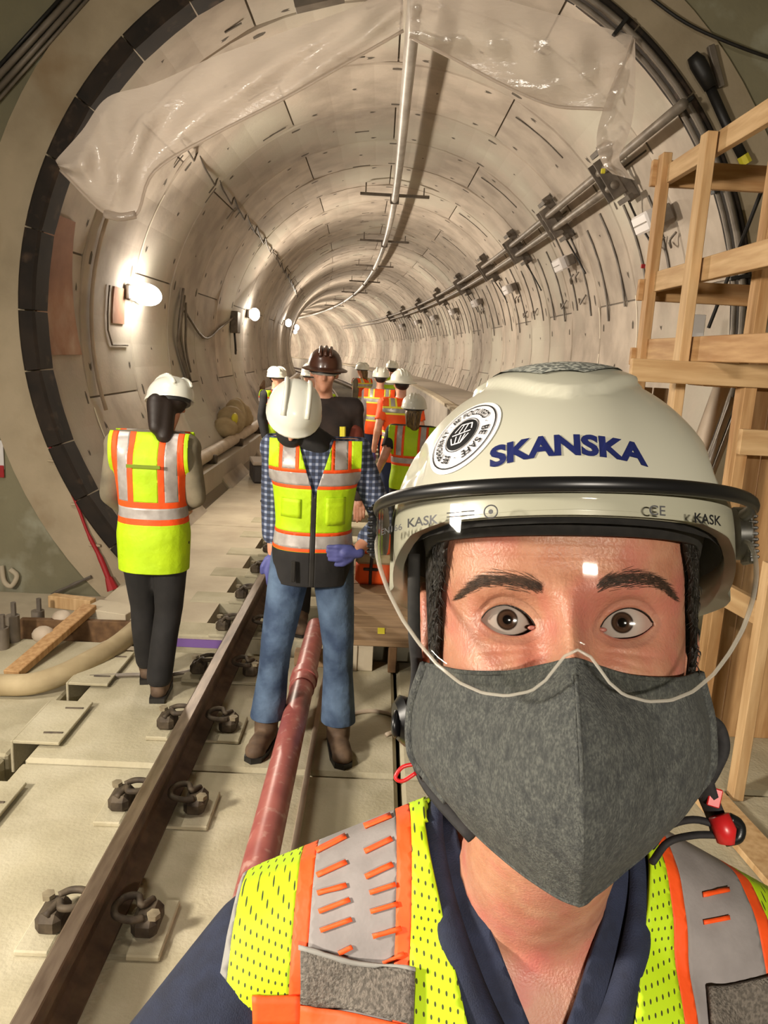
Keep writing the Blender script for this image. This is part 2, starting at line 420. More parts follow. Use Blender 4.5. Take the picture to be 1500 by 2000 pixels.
# station box around and behind the photographer
for nm, c, sz in (('wall_left', (-5.3, 0, 2.5), (.2, 13, 6.2)), ('wall_right', (5.3, 0, 2.5), (.2, 13, 6.2)), ('wall_back', (0, -6.4, 2.5), (10.8, .2, 6.2)), ('ceiling', (0, 0, 5.6), (10.8, 13, .2))):
    tag(MB().box(c, sz).build(nm, M['headwall']), kind='structure')

# ---- dark seal around the portal: sections butted round the ring plus two hoses
sr = empty('portal_seal_ring', (XC, YR, ZC))
tag(sr, 'dark brown sectioned rubber seal running around the round tunnel portal', 'seal ring')
def ring_sec(a0, a1, r0, r1, y0, y1, k=5):
    rg = []
    for i in range(k + 1):
        t = math.radians(a0 + (a1 - a0) * i / k); e = .006 if i in (0, k) else 0
        q = [(r0 + e, y1), (r0 + e, y0 + .02), (r0 + e + .02, y0 + e), (r1 - .02, y0 + e), (r1, y0 + .02), (r1, y1)]
        rg.append([(XC + r * math.cos(t), y, ZC + r * math.sin(t)) for r, y in q])
    return MB().loft(rg)
a = -44.0
random.seed(5)
while a < 224:
    L_ = random.choice((9.5, 11, 12.5)); b = min(a + L_, 226)
    left = 95 < a < 230
    o = ring_sec(a + .12, b - .12, 2.735 if left else 2.80, 2.872, YR - .13, YR + .12).build('seal_section', M['gasket'], smooth=35); sub(o, sr); a = b
for rad, yy, tk in ((2.775, YR - .155, .026), (2.725, YR - .12, .020)):
    pts = [(XC + rad * math.cos(math.radians(t)), yy, ZC + rad * math.sin(math.radians(t))) for t in range(-44, 100, 3)]
    sub(MB().tube(pts, tk, 8).build('seal_hose', M['conduit'], smooth=True), sr)
for t in (12, 26, 40, 55, 70):
    x, z = math.cos(math.radians(t)), math.sin(math.radians(t))
    m = Matrix.Rotation(math.radians(-t), 3, 'Y')
    sub(MB().box((XC + 2.75 * x, YR - .15, ZC + 2.75 * z), (.15, .075, .03), m, .005).build('hose_clamp', M['black']), sr)
# ------------------------------------------------------------------ station floor: precast panels
st = tag(MB().box((0, -.5, -.45), (10.6, 11.6, .3)).build('floor', M['pit']), kind='structure')
pf = empty('floor_track_panels', (0, 3, 0)); tag(pf, kind='structure')
XL = -1.56
ys = [-1.9, .35, 1.55, 3.24, 4.62]
for i in range(len(ys) - 1):
    y0, y1 = ys[i] + .012, ys[i + 1] - .012
    for x0, x1 in ((XL, .17), (.19, 2.3)):
        sub(MB().box(((x0 + x1) / 2, (y0 + y1) / 2, -.12), (x1 - x0, y1 - y0, .24), None, .018).build('concrete_panel', M['slab']), pf)
# left edge slab beyond the cable gap
for y0, y1 in ((-2, 1.4), (1.42, 3.4), (3.42, 4.9)):
    sub(MB().box((-2.62, (y0 + y1) / 2, -.19), (1.80, y1 - y0, .22), None, .012).build('edge_slab', M['slab']), pf)
for y0, y1 in ((4.92, 6.2),):
    sub(MB().box((-3.1, (y0 + y1) / 2, -.30), (2.6, y1 - y0, .2), None, .012).build('edge_slab', M['walk']), pf)
for y0, y1 in ((-2, 2.0), (2.02, 6.2)):
    sub(MB().box((3.7, (y0 + y1) / 2, -.12), (2.76, y1 - y0, .24), None, .012).build('edge_slab', M['slab']), pf)
sub(MB().box((1.28, 5.4, -.14), (2.0, 1.5, .22), None, .012).build('edge_slab', M['slab']), pf)
# folded steel cover plates bridging the gap
def cover_plate(x, y0, y1, lab):
    e = empty('cover_plate', (x, y0, 0)); tag(e, lab, 'cover plate', 'steel cover plates along the panel edge')
    wd = .22
    p = MB().box((x + wd / 2, (y0 + y1) / 2, .022), (wd, y1 - y0, .016), None, .003)
    sub(p.build('top_plate', M['slab']), e)
    sub(MB().box((x - .006, (y0 + y1) / 2, -.055), (.014, y1 - y0, .165), None, .003).build('folded_lip', M['slab']), e)
    for f in (.2, .8):
        y = y0 + (y1 - y0) * f
        sub(MB().tube([(x + .11, y, .029), (x + .20, y + .005, .029)], .007, 6).build('bolt_slot', M['clip']), e)
cover_plate(-1.66, 3.36, 3.80, 'dusty folded steel plate with two slots beside the near panel joint')
cover_plate(-1.66, 4.02, 4.50, 'dusty folded steel plate beyond the hose, nearest the woman\'s boots')
cover_plate(-1.66, 2.20, 3.02, 'long dusty steel plate at the left picture edge')

# ------------------------------------------------------------------ track
def rail_profile(): # half profile x,z
    h = [(.070, 0), (.070, .012), (.030, .030), (.012, .045), (.010, .115), (.030, .128), (.036, .134), (.036, .160), (.028, .172)]
    return h + [(-x, z) for x, z in h[::-1]]
def rail(xc, s0, s1, lab):
    e = empty('running_rail', (xc, s0, 0)); tag(e, lab, 'rail', 'running rails of the track')
    pr = rail_profile(); n = int((s1 - s0) / 1.0); rg = []; tp = []
    for i in range(n + 1):
        s = s0 + (s1 - s0) * i / n
        rg.append([tun(s, xc - XC + x, .022 + z) for x, z in pr])
        tp.append([tun(s, xc - XC + x, .022 + z) for x, z in ((-.0285, .171), (.0285, .171), (.024, .177), (-.024, .177))])
    sub(MB().loft(rg).build('rail_body', M['rail']), e); sub(MB().loft(tp).build('running_face', M['railtop']), e)
RX = (-.835, .60)
rail(RX[0], .35, 90, 'long rusty steel rail running from the lower left into the tunnel')
rail(RX[1], .35, 90, 'rusty steel rail on the right of the track behind the masked person')
# fasteners: shoulder block, spring clip loop, base plate, both sides of the rail
def fast_meshes():
    out = {}
    out['block'] = MB().box((.155, 0, .05), (.085, .13, .075), None, .02).mesh('shoulder_block')
    q = crv([(.155, -.045, .088), (.12, -.065, .095), (.07, -.055, .10), (.052, -.01, .10), (.075, .03, .105), (.115, .035, .105), (.135, .0, .10), (.16, .05, .085)], 5)
    out['spring'] = MB().tube(q, .0125, 7).mesh('spring_clip')
    out['plate'] = MB().box((.05, 0, .011), (.36, .26, .022), None, .005).mesh('base_plate')
    out['nut'] = MB().tube([(.185, -.035, .085), (.185, -.035, .102)], .022, 6).mesh('bolt_head')
    for k_, m_ in (('block', 'clip'), ('spring', 'clip'), ('plate', 'slab'), ('nut', 'clipdust')): out[k_].materials.append(M[m_])
    set_smooth(out['spring']); return out
FM = fast_meshes()
def fastener(xc, s, side, lab, dusty=False):
    p, a = path(s); pos = tun(s, xc - XC, 0)
    e = empty('rail_fastener', pos, a if side > 0 else a + math.pi); tag(e, lab, 'rail fastener', 'rail fasteners along the track')
    for k_, nm in (('plate', 'base_plate'), ('block', 'shoulder_block'), ('spring', 'spring_clip'), ('nut', 'bolt_head')):
        link(bpy.data.objects.new(nm, FM[k_]), e)
fs_ = [1.52, 2.22, 2.90, 3.60, 4.28, 5.0, 5.7, 6.4, 7.1, 7.8]
def ordn(i):
    t = ['', 'eleventh twelfth thirteenth fourteenth fifteenth sixteenth seventeenth eighteenth nineteenth'.split()]
    i += 1
    if i < 11: return word[i - 1]
    if i < 20: return t[1][i - 11]
    tens_ = {2: 'twent', 3: 'thirt', 4: 'fort', 5: 'fift'}[i // 10]
    return tens_ + ('ieth' if i % 10 == 0 else 'y ' + word[i % 10 - 1])
word = ['first', 'second', 'third', 'fourth', 'fifth', 'sixth', 'seventh', 'eighth', 'ninth', 'tenth']
for i, s in enumerate(fs_):
    fastener(RX[0], s, -1, 'spring clip fastener left of the long rail, %s from the camera' % word[i])
    fastener(RX[0], s, 1, 'spring clip fastener right of the long rail, %s from the camera' % word[i])
for i, s in enumerate(fs_[3:8]):
    fastener(RX[1], s, -1, 'spring clip fastener on the far rail behind the masked person, %s along' % word[i])
# concrete sleepers inside the portal
tm = MB().box((0, 0, -.09), (.0001, .0001, .0001))
def sleeper(s, lab, strip_=False, far=False):
    p, a = path(s); pos = tun(s, -.1175 - XC, 0)
    e = empty('concrete_sleeper', pos, a); tag(e, lab, 'sleeper', 'concrete sleepers under the rails')
    link(bpy.data.objects.new('sleeper_block', SLP if not far else SLPF), e)
    if strip_: MB().box((-1.02, -.132, -.045), (.42, .012, .055)).build('purple_strip', M['purple'], e)
SLP = MB().box((0, 0, -.075), (2.5, .25, .17), None, .012).mesh('sleeper_block'); SLP.materials.append(M['slab'])
SLPF = MB().box((-.0, 0, -.075), (2.4, .25, .17), None, .012).mesh('sleeper_block'); SLPF.materials.append(M['slab'])
for i in range(40):
    s = 5.0 + .7 * i
    if i < 8: lab = 'concrete sleeper end %s from the near panel, left of the long rail' % word[i]
    else: lab = 'concrete sleeper under the rails inside the tunnel, %s from the near panel' % ordn(i)
    sleeper(s, lab if i else 'concrete sleeper with a purple strip on its near face', i == 0, i >= 8)

# ---- red pipe lying beside the rail, on two blocks
pp = empty('red_pipe', (-.34, 1.0, .1)); tag(pp, 'dusty red pipe lying along the track between the man\'s boots', 'pipe')
pz = .155
sub(MB().tube([(-.335, .6, pz), (-.335, 3.86, pz)], .062, 20).build('pipe_length', M['pinkpipe'], smooth=40), pp)
sub(MB().tube([(-.335, 3.80, pz), (-.335, 3.90, pz), (-.335, 3.90, pz), (-.335, 3.98, pz)], [.068, .068, .075, .075], 20).build('pipe_coupling', M['pinkpipe'], smooth=40), pp)
sub(MB().tube([(-.335, 3.95, pz), (-.335, 4.75, pz)], .062, 20).build('pipe_length', M['pinkpipe'], smooth=40), pp)
for y in (1.3, 4.5):
    tag(MB().box((-.335, y, .046), (.22, .09, .092), None, .006).build('timber_block', M['ply']), 'short timber block under the red pipe, %s' % ('nearer one' if y < 2 else 'farther one'), 'block', 'blocks under the red pipe')
# pale strip standing in for the lit slab between pipe and shadow
tag(MB().box((-.245, 2.6, .006), (.028, 3.4, .012), None, .003).build('lit_strip', M['palepipe']), 'thin pale strip of lit slab right of the red pipe', 'strip')

# ------------------------------------------------------------------ timber deck beyond the slab, between the rails
dk = empty('timber_deck', (.3, 4.4, 0)); tag(dk, 'low brown timber deck with a dark gap under its front edge', 'deck')
y = 4.42
for i in range(8):
    wd = .235
    sub(MB().box((.19, y + wd / 2, .185), (.66, wd - .008, .035), None, .004).build('deck_plank', M['ply']), dk); y += wd
for x in (-.10, .16, .46):
    sub(MB().box((x, 5.4, .083), (.05 if x > 0 else .09, 1.95, .166), None, .004).build('joist', M['plydark'] if x > 0 else M['walk']), dk)
sub(MB().box((-.05, 4.45, .083), (.18, .03, .165), None, .003).build('fascia', M['walk']), dk)
tag(MB().box((.085, 4.60, .2055), (.045, .10, .004), None, .001).build('yellow_tag', M['yellow']), 'small yellow tag on the front plank of the timber deck', 'tag')
# orange tool bag on the deck
bg = empty('tool_bag', (.02, 5.65, .203)); tag(bg, 'bright orange tool bag with pale band on the timber deck', 'bag')
def soft(c, sz): return MB().box(c, sz, None, .035)
sub(soft((.02, 5.65, .293), (.27, .20, .18)).build('bag_body', M['orange'], smooth=True), bg)
sub(soft((.03, 5.66, .505), (.25, .18, .16)).build('bag_top_pocket', M['orange'], smooth=True), bg)
sub(MB().box((.02, 5.65, .405), (.272, .205, .075), None, .02).build('reflective_band', M['hose']), bg)
sub(MB().tube(crv([(.0, 5.545, .22), (.0, 5.535, .33), (.005, 5.53, .42), (.01, 5.55, .56)], 4), .012, 6).build('strap', M['black']), bg)
sub(MB().box((.0, 5.54, .335), (.11, .02, .022), None, .005).build('buckle', M['black']), bg)
tag(MB().tube(crv([(.12, 3.62, .011), (.20, 3.70, .011), (.17, 3.83, .011), (.05, 3.88, .011), (-.07, 3.83, .011), (-.10, 3.78, .011)], 6), .011, 8).build('hose_loop', M['palepipe'], smooth=True), 'loop of thin pale hose on the slab by the man\'s boot', 'hose')

# ------------------------------------------------------------------ left wall: pale pipe, case, roll, panels
lp = empty('wall_pipe', (-2.3, 7, .4)); tag(lp, 'long pale pipe running low along the left tunnel wall', 'pipe')
sub(MB().tube(run(-2.28, .475, 6.9, 40, 1.0), .085, 14).build('pipe_length', M['palepipe'], smooth=40), lp)
for s in (8.2, 10.2, 12.2, 14.2, 16.2, 18.2):
    p, a = path(s); c = tun(s, -2.28, .42)
    sub(MB().box(c, (.26, .06, .12), None, .01).build('pipe_saddle', M['clip']), lp)
cs = empty('black_case', (-1.62, 11.2, 0), .25); tag(cs, 'black carrying case with a pale lid on the left walkway', 'case')
MB().box((0, 0, .13), (.42, .62, .26), None, .03).build('case_body', M['bag'], cs); MB().box((0, 0, .285), (.43, .63, .05), None, .02).build('case_lid', M['bagtop'], cs)
MB().tube([(-.08, -.31, .31), (-.08, -.31, .34), (.08, -.31, .34), (.08, -.31, .31)], .012, 6).build('case_handle', M['black'], cs)
# rolled tarp and reel above the pipe
rt = empty('tarp_roll', tun(13.0, -2.42, .56)); tag(rt, 'crumpled beige tarp bundle behind the pale pipe on the left', 'tarp')
mb = MB(); 
for i in range(6):
    t = i / 5
    mb.ell(tun(12.0 + 1.7 * t, -2.40 + .03 * math.sin(5 * t), .66 + .14 * math.sin(3.1 * t)), (.20 + .04 * math.sin(9 * t), .26, .17 + .12 * math.sin(math.pi * t)), None, 10, 7)
sub(mb.build('bundle', M['hose'], smooth=True), rt)
sub(MB().ell(tun(12.1, -2.27, .80), (.05, .16, .09), None, 8, 6).build('yellow_edge', M['yellow'], smooth=True), rt)
tag(MB().box(tun(16.6, -2.45, .98), (.05, .48, .40), Matrix.Rotation(.25, 3, 'X'), .02).build('brown_panel', M['plydark']), 'small dark brown board leaning on the left wall above the tarp', 'board')
tag(MB().tube(run(-2.44, .94, 16.8, 30, 1.0), .10, 10).build('drain_pipe', M['palepipe'], smooth=True), 'pale fat pipe on the left wall beyond the tarp bundle', 'pipe')
# rust coloured patches fixed to the lining
def patch(s0, s1, a0, a1, m, name, lab, cut=0.0):
    rg = []
    k_ = 8
    for i in range(k_ + 1):
        a = a0 + (a1 - a0) * i / k_; e = s1 - cut * (1 - i / k_)
        rg.append([wallpt(s0, a, RL - .004), wallpt(s0, a, RL - .02), wallpt(e, a, RL - .02), wallpt(e, a, RL - .004)])
    return tag(MB().loft(rg).build(name, m), lab, 'panel')
patch(6.45, 7.35, 163, 186, M['rust'], 'rust_panel', 'large rust brown panel on the left wall just inside the portal', .35)
patch(8.25, 8.62, 172, 179.5, M['rust'], 'rust_panel', 'small rust brown panel on the left wall below the first lamp')
# conduit rising on left wall with elbow
cv = [wallpt(7.62, a, RL - .03) for a in range(152, 198, 3)]
tag(MB().tube(cv, .020, 8).build('wall_conduit', M['palepipe'], smooth=True), 'thin pale conduit curving down the left wall between rust panels', 'conduit')
cv = [wallpt(8.1, a, RL - .02) for a in range(172, 184, 3)] + [wallpt(8.2 + .1 * i, 184, RL - .02) for i in range(6)]
tag(MB().tube(cv, .010, 6).build('wall_cable', M['conduit'], smooth=True), 'thin looping cable on the left wall near the small rust panel', 'cable')
# bundle of dark cables hanging between the first two lamps
bd = empty('cable_bundle', wallpt(11.0, 178)); tag(bd, 'bundle of dark cables hanging on the left wall between the lamps', 'cable bundle')
random.seed(11)
for i in range(6):
    b_ = random.uniform(-.28, .28)
    q = crv([wallpt(11.0 + b_ * .6, 172 - random.uniform(0, 4), RL - .04), wallpt(10.9 + b_, 178, RL - .05 - .01 * i), wallpt(11.0 + b_, 184, RL - .05), wallpt(11.2 + b_ * .5, 190 + random.uniform(0, 4), RL - .04)], 5)
    sub(MB().tube(q, .018, 6).build('cable', M['conduit'], smooth=True), bd)
q = crv([wallpt(11.1, 174, RL - .04), wallpt(12.4, 181, RL - .05), wallpt(13.6, 177, RL - .05), wallpt(14.8, 172.5, RL - .05)], 6)
sub(MB().tube(q, .020, 6).build('cable', M['conduit'], smooth=True), bd)
jb = empty('junction_box', wallpt(14.9, 173)); tag(jb, 'dark junction box with draped cable beside the second lamp', 'junction box')
sub(MB().box(wallpt(14.9, 174, RL - .08), (.14, .30, .40), None, .015).build('box_body', M['steel']), jb)
sub(MB().tube(crv([wallpt(14.9, 178, RL - .08), wallpt(14.9, 183, RL - .1), wallpt(15.1, 186, RL - .06)], 4), .02, 6).build('cable', M['black'], smooth=True), jb)
cr = [wallpt(8.3 + 1.15 * i, 139 + .5 * i, RL - .012) for i in range(17)]
ck = empty('wire_run', cr[0]); tag(ck, 'zigzag wire clipped along the upper left vault', 'wire')
z = []
for i, p in enumerate(cr[:-1]):
    z += [p, p.lerp(cr[i + 1], .55) + Vector((0, 0, -.06)), p.lerp(cr[i + 1], .62) + Vector((.02, 0, .06))]
sub(MB().tube(z, .011, 5).build('wire_length', M['channel']), ck)

# ------------------------------------------------------------------ lamps on the left wall
M['lampglass'] = emit('lamp_lens', (1.0, .93, .82, 1), 30)
lampnames = ['nearest bright work lamp on the left tunnel wall', 'second bright work lamp on the left wall beside the junction box', 'third lamp along the left wall, small and round', 'fourth lamp along the left wall, beside the brown hard hat']
lpos = [(8.85, 172.3, .42, .12), (16.6, 169, .24, .13), (25.5, 166, .17, .12), (34.0, 164, .17, .12), (43, 164, .15, .1), (52, 164, .15, .1), (61, 164, .15, .1), (70, 164, .15, .1), (79, 164, .15, .1), (88, 164, .15, .1)]
for i, (s, ph, lx, lz) in enumerate(lpos):
    c = wallpt(s, ph, RL - .14); p, a = path(s)
    e = empty('work_lamp', c, a); tag(e, lampnames[i] if i < 4 else 'tiny lamp far down the left tunnel wall, %s from the portal' % word[i], 'lamp', 'lamps along the left tunnel wall')
    MB().box((-.075, 0, 0), (.06, lx * 1.5, lz * 1.4), None, .02).build('lamp_housing', M['steel'], e)
    MB().ell((.03, 0, 0), (.13 if i == 0 else .10, lx, lz), None, 14, 10).build('lamp_lens', M['lampglass'], e, smooth=True)
    l_ = lamp('lamp_light', 'AREA', (.15, 0, 0), 235 if i == 0 else (190 if i < 5 else 280), (1.0, .87, .71), .34, (1.15, -.25, .06), .2, parent=e, spread=math.radians(172))
# ------------------------------------------------------------------ crown duct on cross bars
dz = ZC + 2.56
dt = empty('crown_duct', (XC + .12, 7, dz)); tag(dt, 'long pale duct hanging under the crown of the tunnel', 'duct')
sub(MB().tube(run(.10, dz, 5.2, 88, 1.0), .062, 12).build('duct_length', M['duct'], smooth=True), dt)
for i, s in enumerate((14.6, 20.4, 26.2, 32, 38, 44, 50)):
    e = empty('duct_hanger', tun(s, .1, dz)); tag(e, ('dark cross bar carrying the crown duct, %s from the portal' % word[i]), 'hanger', 'cross bars under the crown duct')
    a_ = tun(s, -.52, dz + .075); b_ = tun(s, .72, dz + .075)
    sub(MB().beam(a_, b_, .05, .05).build('cross_bar', M['steel']), e)
    for x in (-.42, .62): sub(MB().tube([tun(s, x, dz + .07), tun(s, x, ZC + math.sqrt(RL ** 2 - x * x) - .005)], .012, 6).build('drop_rod', M['steel']), e)
    sub(MB().box(tun(s, .1, dz), (.16, .04, .15), None, .01).build('duct_clamp', M['steel']), e)
# ------------------------------------------------------------------ right wall: pair of conduits on brackets, small boxes
for i, (ph, rr_) in enumerate(((36.2, 2.66), (40.0, 2.66))):
    pts = [wallpt(s, ph, rr_) for s in np.arange(7.9 if i == 0 else 5.95, 60, 1.0)]
    tag(MB().tube(pts, .040, 10).build('wall_conduit', M['conduit'], smooth=True), ('lower' if i == 0 else 'upper') + ' of the two grey conduits along the right wall', 'conduit', 'conduits along the right wall')
nb = 0
for s in (8.0, 10.6, 13.4, 16.6, 20.5, 25, 30, 35, 40):
    e = empty('conduit_bracket', wallpt(s, 38, 2.7)); tag(e, 'steel bracket holding the two conduits on the right wall, %s from the portal' % (word[nb]), 'bracket', 'conduit brackets on the right wall'); nb += 1
    t = math.radians(38); rot = Matrix.Rotation(-t, 3, 'Y'); p, a = path(s); R3 = Matrix.Rotation(a, 3, 'Z') @ rot
    sub(MB().box(wallpt(s, 38, 2.78), (.12, .05, .62), R3, .006).build('bracket_post', M['steel']), e)
    sub(MB().box(wallpt(s - .07, 38, 2.66), (.14, .012, .40), R3, .004).build('end_plate', M['steel']), e)
    sub(MB().box(wallpt(s + .12, 38, 2.66), (.14, .012, .40), R3, .004).build('end_plate', M['steel']), e)
    sub(MB().box(wallpt(s, 43.5, 2.72), (.05, .34, .05), R3, .004).build('cross_arm', M['channel']), e)
    sub(MB().box(wallpt(s, 32.5, 2.72), (.05, .34, .05), R3, .004).build('cross_arm', M['channel']), e)
    sub(MB().tube(crv([wallpt(s, 32, 2.74), wallpt(s + .15, 28, 2.80), wallpt(s + .1, 24, 2.82), wallpt(s + .0, 21.5, 2.82)], 5), .012, 6).build('drop_cable', M['black'], smooth=True), e)
# emergency light boxes
for i, s in enumerate((7.65, 11.2, 15.5, 19.8, 24, 28.5, 33, 38)):
    ph = 26.5; e = empty('tunnel_light_fitting', wallpt(s, ph, 2.72)); tag(e, 'white box light fitting on the right wall, %s from the portal' % word[i], 'light fitting', 'white light fittings along the right wall')
    t = math.radians(ph); p, a = path(s); R3 = Matrix.Rotation(a, 3, 'Z') @ Matrix.Rotation(-t, 3, 'Y')
    sub(MB().box(wallpt(s, ph, 2.70), (.14, .42, .18), R3, .02).build('fitting_body', M['white']), e)
    sub(MB().box(wallpt(s, ph, 2.628), (.006, .36, .012), R3).build('cover_seam', M['conduit']), e)
    sub(MB().box(wallpt(s - .30, ph, 2.76), (.10, .14, .14), R3, .01).build('back_box', M['steel']), e)
    for k_ in (-.25, .05):
        q = crv([wallpt(s + k_, 22.5, 2.83), wallpt(s + k_ + .08, 21.5, 2.79), wallpt(s + k_ + .12, 20.2, 2.80), wallpt(s + k_ + .22, 21.2, 2.83)], 4)
        sub(MB().tube(q, .012, 5).build('hook', M['steel']), e)
for i, s in enumerate((10.9, 12.0, 14.1, 15.0)):
    q = crv([wallpt(s, 16.0, 2.84), wallpt(s + .1, 14.6, 2.80), wallpt(s + .22, 14.0, 2.80), wallpt(s + .38, 15.5, 2.84)], 4)
    tag(MB().tube(q, .013, 5).build('wall_hook', M['steel']), 'bent wire hook on the right wall below the light fittings, %s from the portal' % word[i], 'hook', 'bent hooks on the right wall')
# orange plank on right bench
tag(MB().beam(tun(17.5, 2.3, 1.05), tun(17.7, 2.55, 1.38), .10, .03).build('short_board', M['wood']), 'short orange board leaning on the right bench', 'board')
# ------------------------------------------------------------------ timber stair frame on the right
tf = empty('timber_stair_tower', (1.5, 3.6, 0)); tag(tf, 'tall unfinished pine timber frame standing right of the portal', 'timber frame')
def lum(a, b, wd=.089, ht=.038, m='wood', up=Vector((0, 0, 1)), nm='stud'):
    a, b = Vector(a), Vector(b); x, y, d = frame_from(b - a, up)
    L_ = (b - a).length
    me = MB().box((0, 0, 0), (wd, ht, L_), None, .003).mesh(nm); me.materials.append(M[m])
    o = link(bpy.data.objects.new(nm, me), tf)
    mw = Matrix((x, y, d)).transposed().to_4x4(); mw.translation = (a + b) / 2
    o.matrix_parent_inverse = Matrix.Translation(-Vector(tf.location)); o.matrix_basis = mw
    return o
Xv, Yv, Zv = Vector((1, 0, 0)), Vector((0, 1, 0)), Vector((0, 0, 1))
def post(x, y, z0, z1, wx=.038, wy=.089, m='wood'): return lum((x, y, z0), (x, y, z1), wy, wx, m, Xv, 'post')
post(1.53, 4.60, 0, 3.09, .05, .089)
post(1.50, 3.92, 0, 3.02, .05, .089, 'wood2')
post(1.755, 3.72, 0, 3.05, .06, .10)
post(2.36, 4.60, 0, 3.10, .05, .089)
post(2.30, 3.55, 0, 3.00, .05, .089)
post(1.73, 3.20, 0, 1.12, .05, .07, 'wood2')
# rails running towards the camera
lum((1.555, 4.62, 2.98), (1.555, 2.3, 2.98), .038, .10, 'wood2', Zv, 'rail')
lum((1.555, 4.62, 2.40), (1.555, 3.0, 2.40), .038, .11, 'wood2', Zv, 'rail')
lum((1.555, 4.62, 2.02), (1.555, 3.1, 2.02), .038, .12, 'wood', Zv, 'rail')
lum((2.34, 4.62, 2.98), (2.34, 2.4, 2.98), .038, .10, 'wood', Zv, 'rail')
lum((2.34, 4.62, 2.40), (2.34, 2.6, 2.40), .038, .11, 'wood', Zv, 'rail')
# cross members
lum((1.48, 4.66, 3.00), (2.45, 4.66, 3.00), .038, .14, 'wood', Zv, 'cross_member')
lum((1.48, 4.66, 2.36), (2.45, 4.66, 2.36), .038, .12, 'wood', Zv, 'cross_member')
lum((1.48, 4.66, 1.98), (2.45, 4.66, 1.98), .038, .10, 'wood', Zv, 'cross_member')
lum((1.17, 3.66, 1.905), (2.55, 3.66, 1.905), .038, .105, 'wood2', Zv, 'cross_member')
lum((1.70, 3.60, 1.60), (2.55, 3.60, 1.60), .038, .12, 'wood2', Zv, 'cross_member')
# treads stub and brace
for i in range(3): lum((1.56, 4.45 - .3 * i, 1.90 - .02 * i), (2.3, 4.45 - .3 * i, 1.90 - .02 * i), .20, .032, 'wood', Zv, 'tread')
lum((1.42, 4.0, .98), (1.92, 3.05, .80), .038, .11, 'wood2', Zv, 'brace')
# vertical boards behind, sheeting the lower right side
for i in range(6):
    x = 1.84 + i * .145
    lum((x, 3.80, 0.0), (x, 3.80, 1.86), .138, .018, 'wood', Yv, 'sheeting_board')
for i in range(3):
    lum((1.62 + .1 * i, 4.75, .9), (1.62 + .1 * i, 4.75, 1.80), .09, .018, 'ply', Yv, 'sheeting_board')
for i, (p0, p1, r_) in enumerate((((1412, 750), (1372, 860), .045), ((1428, 790), (1395, 880), .018), ((1440, 800), (1402, 900), .014))):
    a, b = atY(*p0, 4.3), atY(*p1, 4.3); d = (b - a)
    tag(MB().tube([a - d * .15, a, b, b + d * 1.2, Vector((b.x + d.x * 4, b.y, .02))], r_, 10).build('leaning_tube', M['palepipe'] if i == 0 else M['duct'], smooth=True),
        ('fat white wrapped tube leaning inside the timber frame', 'thin pale tube left of its pair inside the timber frame', 'thin pale tube right of its pair inside the timber frame')[i], 'tube', 'tubes leaning in the timber frame')
# braces, dark rod, board and offcuts near its foot
tag(MB().tube([atY(1500, 340, 5.2), atY(1384, 640, 5.6)], .014, 6).build('dark_rod', M['black']), 'thin dark rod slanting behind the timber frame', 'rod')
tag(MB().beam(atZ(1375, 1545, .02), atZ(1540, 1730, .02), .16, .03).build('floor_board', M['wood2']), 'pale board lying on the floor at lower right by the red clip', 'board')
tag(MB().tube([atZ(1425, 1405, .03), atZ(1500, 1415, .03)], .03, 10).build('pipe_offcut', M['duct'], smooth=40), 'short grey pipe offcut on the floor between timber posts', 'pipe')
tag(MB().tube(crv([atZ(1420, 1325, .03), atZ(1438, 1335, .03), atZ(1440, 1350, .03), atZ(1420, 1360, .03)], 4), .022, 7).build('hose_end', M['hose'], smooth=True), 'short curl of dusty hose on the floor between timber posts', 'hose')
tag(MB().tube(crv([atY(1445, 1060, 4.4), atY(1462, 1120, 4.2), atY(1475, 1150, 4.2), atY(1462, 1200, 4.2), atY(1468, 1270, 4.2)], 5), .02, 7).build('hanging_hose', M['palepipe'], smooth=True), 'pale hose hanging behind the slanting timber brace', 'hose')
tag(MB().tube([atY(1470, 1090, 4.0), atY(1500, 1082, 4.0)], .03, 8).build('pipe_stub', M['duct'], smooth=40), 'grey pipe stub at the right picture edge above the brace', 'pipe')
tag(MB().box(atY(1362, 650, YR - .075), (.10, .02, .28), None, .004).build('paper_notice', M['white']), 'small white plastic notice on the wall behind the timber frame', 'notice')

